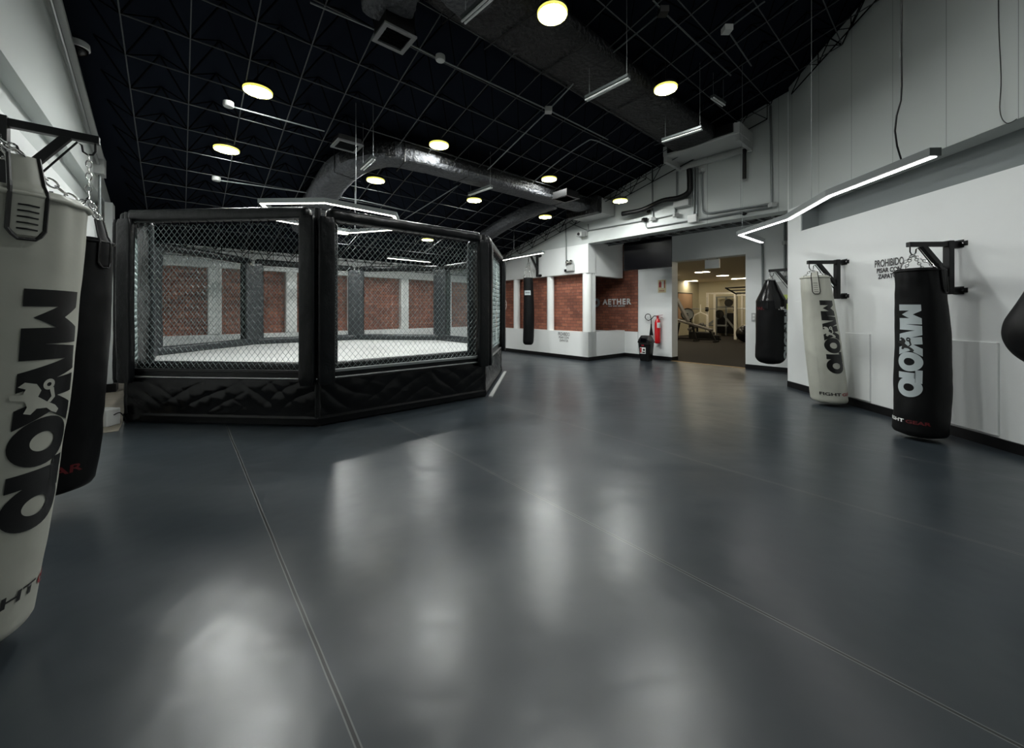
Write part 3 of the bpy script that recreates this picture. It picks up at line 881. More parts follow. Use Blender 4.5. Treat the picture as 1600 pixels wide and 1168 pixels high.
q = at(556, 5.40, ZL2); hang(t, [(q.x, q.y), (-2.9, 7.09)], ZL2 + 0.06, r=0.006)
z3 = [lp(849, 395, H2), lp(803, 403, H2), lp(774, 409, H2)]
t = thing('linear_lamp', 'short linear LED lamp lit in front of the far brick wall above a hanging bag', 'ceiling lamp', (*z3[0], ZL2), 0, 'hanging linear LED lamps'); led_profile(t, z3, ZL2, glow='led2'); hang(t, [z3[1]], ZL2 + 0.06)
z4 = [lp(605, 403, H2), lp(673, 409.5, H2)]
t = thing('linear_lamp', 'short linear LED lamp lit behind the cage, seen through its mesh', 'ceiling lamp', (*z4[0], ZL2), 0, 'hanging linear LED lamps'); led_profile(t, z4, ZL2, glow='led2'); hang(t, [Vector(z4[0]).lerp(Vector(z4[1]), .5)], ZL2 + 0.06)

# ---------------------------------------------------------------- round ceiling lamps
def round_lamp(p, label, tilt=True):
    t = thing('round_lamp', label, 'ceiling lamp', p, 0, 'round white ceiling lamps'); K = 0.88
    mb = MB(); mb.lathe([(r_ * K, h_) for r_, h_ in [(0.10, 0.075), (0.165, 0.055), (0.172, 0.02), (0.168, 0.0)]], (0, 0, 0), 32); obj('housing', mb, 'black', t, auto=40)
    mb = MB(); mb.lathe([(r_ * K, h_) for r_, h_ in [(0.168, 0.022), (0.1745, 0.016), (0.173, -0.008), (0.166, -0.012), (0.160, -0.008), (0.158, 0.0)]], (0, 0, 0), 40); obj('rim', mb, 'rim', t, auto=40)
    mb = MB(); mb.lathe([(r_ * K, h_) for r_, h_ in [(0.158, 0.004), (0.158, -0.003), (0.10, -0.004), (0.02, -0.004)]], (0, 0, 0), 40); obj('diffuser', mb, 'lamp', t, auto=40)
    a = -SA * p[0] + CA * p[1]; top = roof_z(a) - p[2]
    mb = MB(); mb.tube([(0, 0, 0.07), (0, 0, top)], 0.006, 6); obj('hanger', mb, 'black', t)
    return t

LAMPS = [((403, 143), 4.59, 'round lamp nearest the left wall in the upper roof'),
         ((354, 234), 5.45, 'round lamp low above the left end of the cage'),
         ((863, 22), 3.90, 'largest round lamp at the top middle beside the upper duct'),
         ((1040, 139), 5.30, 'round lamp below the upper duct near the right wall'),
         ((686, 227), 6.10, 'round lamp in the middle of the roof above the foil duct'),
         ((587, 282), 6.78, 'round lamp below the foil duct over the cage corner'),
         ((858, 280), 7.70, 'round lamp above the far end of the foil duct'),
         ((741, 313), 8.07, 'round lamp under the foil duct beside a short tube lamp'),
         ((969, 314), 8.25, 'round lamp hanging in front of the upper white wall beside the duct end'),
         ((852, 339), 9.35, 'farthest round lamp right of the cage above the linear lamp')]
for (px, py), y, lb in LAMPS:
    p = at(px, y, py=py); p.z = min(p.z, roof_z(-SA * p.x + CA * p.y) - 0.10); round_lamp(p, lb)
# one more of the row, hidden behind the mesh, and the row behind the camera that lights the room the same way
for px, py, y, lb in ((668, 372, 10.2, 'round lamp seen through the cage mesh near its right post'), (534, 352, 9.0, 'round lamp seen through the cage mesh beside the front corner pad')):
    p = at(px, y, py=py); p.z = min(p.z, roof_z(-SA * p.x + CA * p.y) - 0.10); round_lamp(p, lb)
for a, bb in ((0.3, 3.4),):
    round_lamp(ab(a, bb, roof_z(a) - 0.42), 'round lamp of the next row, over the near floor above the top edge')

# ---------------------------------------------------------------- unlit short tube lamps on thin hangers
def tube_lamp(p, q, label, wires=(0.08, 0.95)):
    t = thing('tube_lamp', label, 'tube lamp', tuple(p), 0, 'short unlit tube lamps')
    mb = MB(); mb.beam(p + Vector((0, 0, 0.035)), q + Vector((0, 0, 0.035)), 0.07, 0.03); obj('housing', mb, 'alu', t, world=True)
    d = (q - p).normalized(); mb = MB()
    for s_ in (-0.018, 0.018):
        sd = Vector((-d.y, d.x, 0)).normalized() * s_; mb.tube([p + sd, q + sd], 0.011, 8)
    obj('tube', mb, 'tube', t, world=True, auto=40)
    for w_ in wires:
        c = p.lerp(q, w_); a = -SA * c.x + CA * c.y; bb = CA * c.x + SA * c.y
        zt_ = 4.40 if 2.80 < a < 3.70 and bb < 7.4 else roof_z(a)
        mb = MB(); mb.tube([c + Vector((0, 0, 0.05)), Vector((c.x, c.y, zt_))], 0.003, 5); obj('hanger', mb, 'conduit', t, world=True)

def hz_pt(px, py, z):
    u, v = ray(px, py); s = (z - EYE) / v; return Vector((u * s, s, z))
for (x0, y0, x1, y1, z, lb) in ((724, 35, 768, -4, 4.05, 'tube lamp at the top edge over the shiny duct bend'), (916, 157, 983, 123, 4.0, 'tube lamp below the upper duct in the middle of the roof'),
                                (1035, 222, 1097, 202, 4.0, 'tube lamp in front of the grey wall unit'), (733, 305, 768, 293, 3.55, 'tube lamp beside the foil duct over the cage'),
                                (566, 265, 584, 249, 3.45, 'tube lamp beside the square vent on the foil duct'), (1113, 153, 1131, 165, 4.6, 'dim tube lamp end-on near the right wall')):
    tube_lamp(hz_pt(x0, y0, z), hz_pt(x1, y1, z), lb)

# ---------------------------------------------------------------- ducts
def duct(name, label, pts, rx, rz, m, group=None, seed=0, amp=0.035, n=24, k=10, wr=1.0, into=None, part='duct_body'):
    path = smooth_path(pts, k) if len(pts) > 2 else [Vector(pts[0]).lerp(Vector(pts[1]), i / 60) for i in range(61)]
    mb = MB(); i0 = 0; L = 0
    for i, p in enumerate(path):
        d = (path[min(i + 1, len(path) - 1)] - path[max(i - 1, 0)]).normalized(); sd = d.cross(Vector((0, 0, 1))).normalized(); u = sd.cross(d)
        if i: L += (p - path[i - 1]).length
        for j in range(n):
            t = 2 * PI * j / n; c, s_ = math.cos(t), math.sin(t)
            q = 1 + amp * noise.noise(Vector((L * 5 + seed, c * 1.5, s_ * 1.5))) + amp * 0.6 * noise.noise(Vector((L * 17 + seed, c * 3, s_ * 3)))
            mb.v.append(p + sd * (rx * q * math.copysign(abs(c) ** 0.6, c)) + u * (rz * q * math.copysign(abs(s_) ** 0.6, s_)))
    m_ = len(path)
    for i in range(m_ - 1):
        for j in range(n):
            a = i * n + j; bb = i * n + (j + 1) % n; mb.f.append((a, bb, bb + n, a + n))
    mb.f.append(tuple(range(n))[::-1]); mb.f.append(tuple((m_ - 1) * n + j for j in range(n)))
    t = into or thing(name, label, 'air duct', tuple(path[0]), 0, group)
    obj(part, mb, m, t, world=True, smooth=True)
    for fr in (() if into else (0.12, 0.3, 0.5, 0.7, 0.88)):
        p = path[int(fr * (m_ - 1))]; d = (path[min(int(fr * (m_ - 1)) + 1, m_ - 1)] - p).normalized()
        sd = d.cross(Vector((0, 0, 1))).normalized(); a = -SA * p.x + CA * p.y; q0_ = p - sd * (rx * 1.05); q1_ = p + sd * (rx * 1.05); lo = Vector((0, 0, -rz * 1.06))
        mb = MB(); mb.tube([Vector((q0_.x, q0_.y, roof_z(a))), q0_ + lo, q1_ + lo, Vector((q1_.x, q1_.y, roof_z(a)))], 0.008, 4); obj('hanger_strap', mb, 'black', t, world=True)
    return t

z0 = roof_z(5.9) - 0.30
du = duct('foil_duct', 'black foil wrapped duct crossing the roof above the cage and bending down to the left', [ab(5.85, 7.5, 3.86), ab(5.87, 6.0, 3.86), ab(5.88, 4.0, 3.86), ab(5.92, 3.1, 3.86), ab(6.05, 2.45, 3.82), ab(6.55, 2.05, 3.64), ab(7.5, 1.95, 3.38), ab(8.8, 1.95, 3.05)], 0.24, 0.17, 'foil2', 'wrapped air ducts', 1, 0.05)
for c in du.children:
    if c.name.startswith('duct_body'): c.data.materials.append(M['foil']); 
    # upper and side faces take the black wrap, underside stays grey
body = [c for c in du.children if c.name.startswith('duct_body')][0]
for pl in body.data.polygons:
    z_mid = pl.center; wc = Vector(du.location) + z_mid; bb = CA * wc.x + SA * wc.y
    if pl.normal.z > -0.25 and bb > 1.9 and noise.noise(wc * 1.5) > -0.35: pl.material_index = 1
du2 = duct('wrapped_duct', 'wide black wrapped duct running from the grey wall unit across the top of the roof', [ab(3.25, 7.31, 4.55), ab(3.25, 5.5, 4.58), ab(3.25, 3.6, 4.58), ab(3.2, 2.6, 4.55), ab(3.1, 1.9, 4.5)], 0.42, 0.15, 'foil', 'wrapped air ducts', 7, 0.03)
duct('', '', [ab(6.0, 6.5, 3.78), ab(6.5, 6.2, 3.64), ab(7.4, 6.05, 3.42), ab(8.6, 6.05, 3.10)], 0.17, 0.13, 'foil2', None, 12, 0.05, into=du, part='branch_duct')
duct('', '', [ab(3.2, 2.3, 4.50), ab(3.1, 1.75, 4.50), ab(3.45, 1.55, 4.48), ab(3.85, 1.62, 4.42)], 0.25, 0.18, 'foil2', None, 19, 0.08, into=du2, part='shiny_bend')


def vent(c, size, label, zneck, dark=False):
    t = thing('ceiling_vent', label, 'vent', tuple(c), math.atan2(BD.y, BD.x), 'square supply vents')
    s = size / 2
    mb = MB(); fw = 0.045
    for x0, x1, y0, y1 in ((-s, s, -s, -s + fw), (-s, s, s - fw, s), (-s, -s + fw, -s + fw, s - fw), (s - fw, s, -s + fw, s - fw)): mb.box(x0, x1, y0, y1, 0, 0.02)
    obj('frame', mb, 'black' if dark else 'ventgrey', t)
    mb = MB(); n = 11
    for k in range(n):
        y = -s + fw + (2 * s - 2 * fw) * (k + 0.5) / n; mb.quad([(-s + fw, y - 0.012, 0.004), (s - fw, y - 0.012, 0.004), (s - fw, y + 0.004, 0.02), (-s + fw, y + 0.004, 0.02)]); mb.quad([(-s + fw, y + 0.004, 0.022), (s - fw, y + 0.004, 0.022), (s - fw, y - 0.012, 0.006), (-s + fw, y - 0.012, 0.006)])
    obj('louvres', mb, 'black' if dark else 'ventgrey', t, fix=False)
    mb = MB(); mb.box(-s + 0.02, s - 0.02, -s + 0.02, s - 0.02, 0.02, zneck); obj('neck', mb, 'black', t)


u, v = ray(616, 62); vz = 4.12; s_ = (vz - EYE) / v; vent(Vector((u * s_, s_, vz)), 0.345, 'square louvred vent with pale frame nearest the camera, top left of middle', 0.26)
u, v = ray(542, 229); vz = 3.72; s_ = (vz - EYE) / v; vent(Vector((u * s_, s_, vz)), 0.36, 'square vent with pale frame on the bend of the foil duct', 0.10)
u, v = ray(884, 311); vz = 3.56; s_ = (vz - EYE) / v; vent(Vector((u * s_, s_, vz)), 0.40, 'black square vent under the far end of the foil duct', 0.14, True)

# fan-coil units on the wall
t = thing('fan_coil_unit', 'grey fan coil unit high on the wall at the end of the wide duct', 'air conditioner', tuple(ab(3.2, 7.7, 4.42)))
mb = MB(); mb.box(2.45, 3.85, 7.35, 8.03, 4.40, 4.60, ab); obj('casing', mb, 'greybox', t, world=True, bevel=0.01)
mb = MB(); mb.box(2.55, 3.75, 7.32, 7.36, 4.44, 4.60, ab); obj('outlet_collar', mb, 'black', t, world=True)
mb = MB(); mb.box(2.46, 2.52, 7.36, 8.03, 4.28, 4.42, ab); mb.box(3.78, 3.84, 7.36, 8.03, 4.28, 4.42, ab); mb.box(2.46, 3.84, 7.98, 8.04, 4.26, 4.34, ab); obj('bracket', mb, 'greybox', t, world=True)
mb = MB(); p = on_b(1163, 243, BR - 0.10); q = on_b(1163, 279, BR - 0.10); mb.tube([p + Vector((0, 0, .12)), q], 0.035, 10); obj('insulated_pipe', mb, 'black', t, world=True, auto=40)
t = du
mb = MB(); mb.box(5.45, 6.35, 7.45, 8.04, 3.62, 3.98, ab); obj('end_box', mb, 'greybox', t, world=True, bevel=0.01)
mb = MB(); mb.box(5.43, 6.37, 7.30, 7.50, 3.60, 4.0, ab); obj('end_wrap', mb, 'foil', t, world=True, bevel=0.02)

# ---------------------------------------------------------------- conduits under the roof
def conduit(name, label, paths, r=0.009, m='conduit', boxes=(), cat='conduit', group='electrical conduits', bs=0.05):
    base = Vector(paths[0][0]); t = thing(name, label, cat, tuple(base), 0, group)
    for pts in paths:
        mb = MB(); mb.tube(pts, r, 8); obj('pipe', mb, m, t, world=True, auto=60)
    for c in boxes:
        c, kind = c
        mb = MB()
        if kind == 'round': mb.lathe([(0.02, 0.05), (0.055, 0.045), (0.058, 0.0), (0.05, -0.015), (0.01, -0.018)], c, 16)
        else: mb.box(c.x - bs, c.x + bs, c.y - bs, c.y + bs, c.z - bs * .7, c.z + bs * .7)
        obj('junction_box', mb, 'greybox' if kind != 'dark' else 'black', t, world=True, auto=40)
    return t

R_ = lambda x, y, o=0.34: on_roof(x, y, o)
conduit('roof_conduit', 'long pale conduit crossing the dark roof past the round box beside the nearest vent', [[R_(485, 4), R_(585, 46)], [R_(642, 70), R_(688, 93), R_(857, 172), R_(950, 218)]], boxes=((R_(688, 93, 0.36), 'round'), (R_(857, 172, 0.36), 'box')))
conduit('roof_conduit', 'pale conduit branching down left from the box in the middle of the roof', [[R_(857, 172), R_(762, 265)], [R_(857, 172), R_(896, 131)]])
conduit('roof_conduit', 'pale conduit running from the round box above the left of the cage', [[R_(357, 165), R_(507, 205)]], boxes=((R_(357, 165, 0.36), 'round'),))
conduit('roof_conduit', 'pale conduit low above the left end of the cage', [[R_(338, 281), R_(480, 301)]], boxes=((R_(338, 281, 0.36), 'round'),))
conduit('roof_conduit', 'bent conduit reaching down to the lamp over the far end of the foil duct', [smooth_path([R_(831, 286), R_(875, 250), R_(915, 222), R_(928, 219), R_(950, 228), R_(1018, 260)], 5)])
conduit('roof_conduit', 'conduit from the box near the top edge, right of the largest lamp', [[R_(1036, 18), R_(956, 84)], [R_(1020, 0), R_(1036, 18), R_(1142, 118)]], m='alu', boxes=((R_(1036, 18, 0.36), 'dark'),))
conduit('roof_conduit', 'conduit with square box at the top right of the dark roof', [[R_(1195, 2), R_(1136, 46)], [R_(1136, 46), R_(1174, 103)]], m='alu', boxes=((R_(1136, 46, 0.36), 'box'),))
conduit('roof_conduit', 'pale conduit sloping over the cage toward its right end', [[R_(715, 290), R_(632, 342)]])
conduit('roof_conduit', 'thin pale conduit above the middle of the cage roof', [[R_(640, 330), R_(565, 313), R_(500, 303)]])

# conduits and cable trunk on the white walls
W = lambda x, y, o=0.03: on_b(x, y, BR - o)
def bent(pts, r=0.06):
    """polyline with rounded corners"""
    P = [Vector(p) for p in pts]; out = [P[0]]
    for i in range(1, len(P) - 1):
        a = (P[i - 1] - P[i]); c = (P[i + 1] - P[i]); k = min(r, a.length * .45, c.length * .45); a.normalize(); c.normalize()
        for j in range(5):
            t = j / 4; out.append((P[i] + a * k) * (1 - t) ** 2 + P[i] * 2 * t * (1 - t) + (P[i] + c * k) * t * t)
    out.append(P[-1]); return out
conduit('wall_conduit', 'vertical conduit on the white wall left of the wall unit', [[W(1019, 262), W(1020, 342)]], r=0.018, boxes=((W(1020, 342, .06), 'box'),))
conduit('wall_conduit', 'second vertical conduit ending in small boxes left of the insulated pipe', [[W(1058, 268), W(1058, 312)], [W(1055, 318), W(1055, 334)]], r=0.022, boxes=((W(1056, 336, .06), 'box'), (W(1064, 312, .06), 'box')))
conduit('wall_conduit', 'pair of thick conduits dropping from the wall unit to the white box', [[W(1084, 262), W(1084, 338)], [W(1089, 262), W(1089, 338)]], r=0.026)
conduit('wall_conduit', 'long bent conduit from the wall unit along the beam to the corner box', [bent([W(1097, 268), W(1097, 335), W(1207, 318)], .15)], r=0.02, boxes=((W(1097, 266, .06), 'box'), (W(1207, 320, .06), 'box')))
conduit('wall_conduit', 'straight conduit along the beam from the white box to the corner box', [[W(1092, 343), W(1207, 323)]], r=0.02)
conduit('wall_conduit', 'tall vertical conduit rising from the corner box to the roof', [[W(1206, 316), W(1204, 165)]], r=0.018, m='conduit')
conduit('wall_conduit', 'low conduit looping from the small black box along the beam', [bent([W(1008, 344), W(1009, 356), W(1080, 344)], .1), [W(1025, 341), W(1052, 335)]], r=0.014, boxes=((W(1007, 343, .06), 'dark'),))
conduit('wall_conduit', 'conduit along the top of the beam near the security lamp', [[W(920, 360), W(1003, 345)], [W(919, 350), W(920, 361), W(890, 348)]], r=0.014)
conduit('wall_conduit', 'vertical conduit feeding the emergency lamp', [[W(884, 350), W(885, 416)]], r=0.018)
mb = MB(); mb.tube(smooth_path([W(1077, 264, .19), W(1078, 285, .19), W(1076, 300, .19), W(1060, 309, .19), W(1034, 314, .19), W(1003, 328, .19), W(972, 334, .25)], 8), 0.055, 12)
tag(obj('insulated_pipe', mb, 'black', smooth=True), 'thick black insulated pipe curving from the wall unit down to the duct box', 'pipe')
t = thing('wall_box', 'small white junction box low on the upper wall under the thick conduits', 'junction box', tuple(W(1084, 342)), 0)
c = W(1084, 342, 0); mb = MB(); aa = -SA * c.x + CA * c.y; mb.box(aa - .09, aa + .09, BR - .09, BR, c.z - .08, c.z + .08, ab); obj('casing', mb, 'inkwhite', t, world=True, bevel=.01)
t = thing('metal_box', 'grey metal box under the insulated pipe on the upper wall', 'junction box', tuple(W(1069, 320)), 0)
c = W(1069, 319, 0); mb = MB(); aa = -SA * c.x + CA * c.y; mb.box(aa - .16, aa + .16, BR - .16, BR, c.z - .07, c.z + .06, ab); obj('casing', mb, 'greybox', t, world=True, bevel=.01)
for (x, y, lb) in ((1163, 333, 'small round black wall plug at the right end of the beam'), (1014, 330, 'small round black sensor beside the vertical conduit')):
    mb = MB(); mb.lathe([(0.045, 0.0), (0.045, 0.02), (0.02, 0.05)], W(x, y, 0.0), 16, tuple(-BD)); tag(obj('wall_sensor', mb, 'black', auto=40), lb, 'sensor')

p = on_rw(1562, 100, 0.02); aa = -SA * p.x + CA * p.y; mb = MB()
mb.tube(smooth_path([Vector((p.x, p.y, roof_z(aa) - .02)), Vector((p.x, p.y + .01, 4.2)), Vector((p.x, p.y - .01, 3.5)), Vector((p.x - .01, p.y - .01, 3.18)), Vector((p.x - .01, p.y - .06, 3.04)), Vector((p.x + .02, p.y - .12, 3.06))], 6), 0.0035, 5)
tag(obj('hanging_cable', mb, 'black', smooth=True), 'thin dark cable hanging down the upper right wall near the right edge', 'cable')
# security lamp and emergency lamp
t = thing('wall_floodlight', 'small grey security floodlight on the upper wall left of the beam', 'floodlight', tuple(W(916, 365)))
c = W(916, 366, 0); aa = -SA * c.x + CA * c.y
mb = MB(); mb.box(aa - .06, aa + .06, BR - .07, BR, c.z - .05, c.z + .07, ab); obj('base', mb, 'greybox', t, world=True, bevel=.01)
mb = MB(); mb.box(aa - .02, aa + .16, BR - .22, BR - .08, c.z - .07, c.z + .05, ab); obj('head', mb, 'greybox', t, world=True, bevel=.015)
mb = MB(); mb.lathe([(0.035, 0), (0.04, 0.02)], ab(aa + .07, BR - .22, c.z - .01), 14, tuple(-BD)); obj('lens', mb, 'black', t, world=True)
t = thing('emergency_lamp', 'white twin-head emergency lamp on the wall above the brick bay', 'emergency lamp', tuple(W(893, 413)))
c = W(893, 418, 0); aa = -SA * c.x + CA * c.y
mb = MB(); mb.box(aa - .12, aa + .12, BR - .08, BR, c.z - .10, c.z + .08, ab); obj('casing', mb, 'greybox', t, world=True, bevel=.015)
for s_ in (-.065, .065):
    mb = MB(); mb.lathe([(0.02, -0.03), (0.055, 0.0), (0.06, 0.04), (0.045, 0.045)], ab(aa + s_, BR - .07, c.z + .14), 16, tuple(-BD)); hd = obj('lamp_head', mb, 'chrome', t, world=True, auto=40)
mb = MB(); mb.box(aa + .10, aa + .22, BR - .05, BR, c.z - .10, c.z - .03, ab); obj('switch_box', mb, 'black', t, world=True)

# ladder cable tray behind the beam
t = thing('cable_tray', 'grey ladder cable tray running under the beam above the entrance', 'cable tray', tuple(ab(4, BR + 0.4, 3.12)))
mb = MB()
for bb in (BR + 0.36, BR + 0.86): mb.box(AP + 0.02, AC - 0.02, bb - 0.012, bb + 0.012, 3.09, 3.15, ab)
obj('side_rails', mb, 'conduit', t, world=True)
mb = MB(); k = 0; a = AP + 0.15
while a < AC - 0.1: mb.box(a, a + 0.04, BR + 0.37, BR + 0.85, 3.095, 3.115, ab); a += 0.24
obj('rungs', mb, 'conduit', t, world=True)
mb = MB(); rnd = random.Random(3)
for k in range(5):
    bb = BR + 0.45 + 0.08 * k; mb.tube([ab(AP + 0.05 + (AC - AP - 0.1) * i / 20, bb + rnd.uniform(-.02, .02), 3.13 + rnd.uniform(0, .01)) for i in range(21)], 0.008, 5)
obj('cables', mb, 'black', t, world=True)
# left wall: trunk, conduit and dome camera
def LW(a, z, o=0.03): return ab(a, BL + o, z)
def lroof(a, d): return roof_z(a) - d
t = thing('wall_trunking', 'grey metal trunking climbing along the roof edge of the left wall', 'conduit', tuple(LW(8, 3.3)))
mb = MB(); mb.beam(LW(1.2, lroof(1.2, .20), .05), LW(7.8, lroof(7.8, .20), .05), 0.10, 0.05); obj('trunk', mb, 'greybox', t, world=True)
mb = MB(); mb.tube([LW(1.2, lroof(1.2, .30), .05), LW(8.0, lroof(8.0, .30), .05)], 0.016, 8); obj('pipe', mb, 'steel', t, world=True)
mb = MB(); mb.tube([LW(7.9, lroof(7.9, .25), .05), LW(7.95, 2.2, .05)], 0.018, 8); obj('pipe', mb, 'conduit', t, world=True)
mb = MB(); mb.box(7.8, 8.05, BL, BL + .10, lroof(7.9, .40), lroof(7.9, .15), ab); obj('junction_box', mb, 'greybox', t, world=True); mb = MB(); mb.box(7.85, 8.05, BL, BL + .10, 2.0, 2.25, ab); obj('junction_box', mb, 'greybox', t, world=True)
u, v = ray(122, 74); s_ = (BL + 0.10) / (CA * u + SA); dp = Vector((u * s_, s_, EYE + v * s_))
t = thing('dome_camera', 'white dome security camera with black cover high on the left wall', 'security camera', tuple(dp))
mb = MB(); mb.lathe([(0.075, 0.06), (0.085, 0.05), (0.09, -0.01), (0.08, -0.015)], (0, 0, 0), 28); obj('base', mb, 'inkwhite', t, auto=40)
mb = MB(); mb.lathe([(0.078, -0.01), (0.075, -0.035), (0.055, -0.065), (0.02, -0.08), (0.002, -0.082)], (0, 0, 0), 28); obj('dome', mb, 'plastic', t, smooth=True)
mb = MB(); mb.beam(Vector((0, 0, 0.06)), Vector((0, 0, 0.06)) - BD * 0.11, 0.07, 0.05); obj('wall_mount', mb, 'greybox', t)

# ---------------------------------------------------------------- wall brackets
def bracket(base, n, z, arm, label, post_h=0.52, grp='black wall brackets', hook=0.18, m='blackmetal'):
    """base: point on the wall, n: unit vector out of the wall, arm at height z"""
    t = thing('wall_bracket', label, 'wall bracket', (base.x, base.y, z), 0, grp)
    n = Vector(n).normalized(); s = Vector((-n.y, n.x, 0)); O = Vector((0, 0, 0)); Z = Vector((0, 0, 1))
    mb = MB(); mb.beam(n * 0.10 - Z * post_h, n * 0.10 + Z * 0.035, 0.07, 0.05, up=n); obj('post', mb, m, t, bevel=.004)
    for zz_ in (0.0, -post_h + 0.04):
        mb = MB(); mb.beam(n * 0.004 - s * 0.085 + Z * zz_, n * 0.004 + s * 0.085 + Z * zz_, 0.05, 0.09 if False else 0.012, up=n)
        mb.beam(n * 0.0 + Z * zz_, n * 0.10 + Z * zz_, 0.06, 0.05); mb.beam(n * 0.004 + Z * (zz_ - .04), n * 0.004 + Z * (zz_ + .04), 0.10, 0.012, up=n); obj('wall_plate', mb, m, t, bevel=.003)
        mb = MB()
        for q in (-.035, .035): mb.lathe([(0.012, 0), (0.012, 0.015), (0.004, 0.018)], n * 0.010 + s * q * 1.6 + Z * zz_, 8, tuple(n))
        obj('bolts', mb, 'chrome', t)
    mb = MB(); mb.beam(n * 0.08, n * arm, 0.05, 0.05); obj('arm', mb, m, t, bevel=.004)
    mb = MB(); mb.beam(n * 0.11 - Z * (post_h * 0.62), n * (arm * 0.72) - Z * 0.01, 0.045, 0.045); obj('brace', mb, m, t, bevel=.004)
    tip = n * (arm - 0.02)
    mb = MB(); mb.tube([tip - Z * 0.02, tip - Z * (0.075), tip - n * 0.012 - Z * 0.10, tip - n * 0.035 - Z * 0.105, tip - n * 0.055 - Z * 0.09, tip - n * 0.06 - Z * 0.05, tip - n * 0.08 - Z * 0.035, n * 0.14 - Z * (post_h * 0.72)], 0.006, 8); obj('hook_rod', mb, m, t, auto=50)
    t_hook = Vector((base.x, base.y, z)) + tip - n * 0.030 - Z * 0.105
    return t, t_hook


def chain_geo(mb, p, q, link=0.042, r=0.0035):
    p = Vector(p); q = Vector(q); d = (q - p); L = d.length; d.normalize(); u = d.orthogonal().normalized(); v_ = d.cross(u)
    n = max(2, int(L / (link * 0.78)))
    for i in range(n):
        c = p + d * (L * (i + 0.5) / n); sd = u if i % 2 else v_; pts = []
        h = L / n * 0.62
        for j in range(10):
            t = 2 * PI * j / 10; pts.append(c + d * (math.cos(t) * h) + sd * (math.sin(t) * link * 0.30))
        mb.tube(pts, r, 5, closed=True)


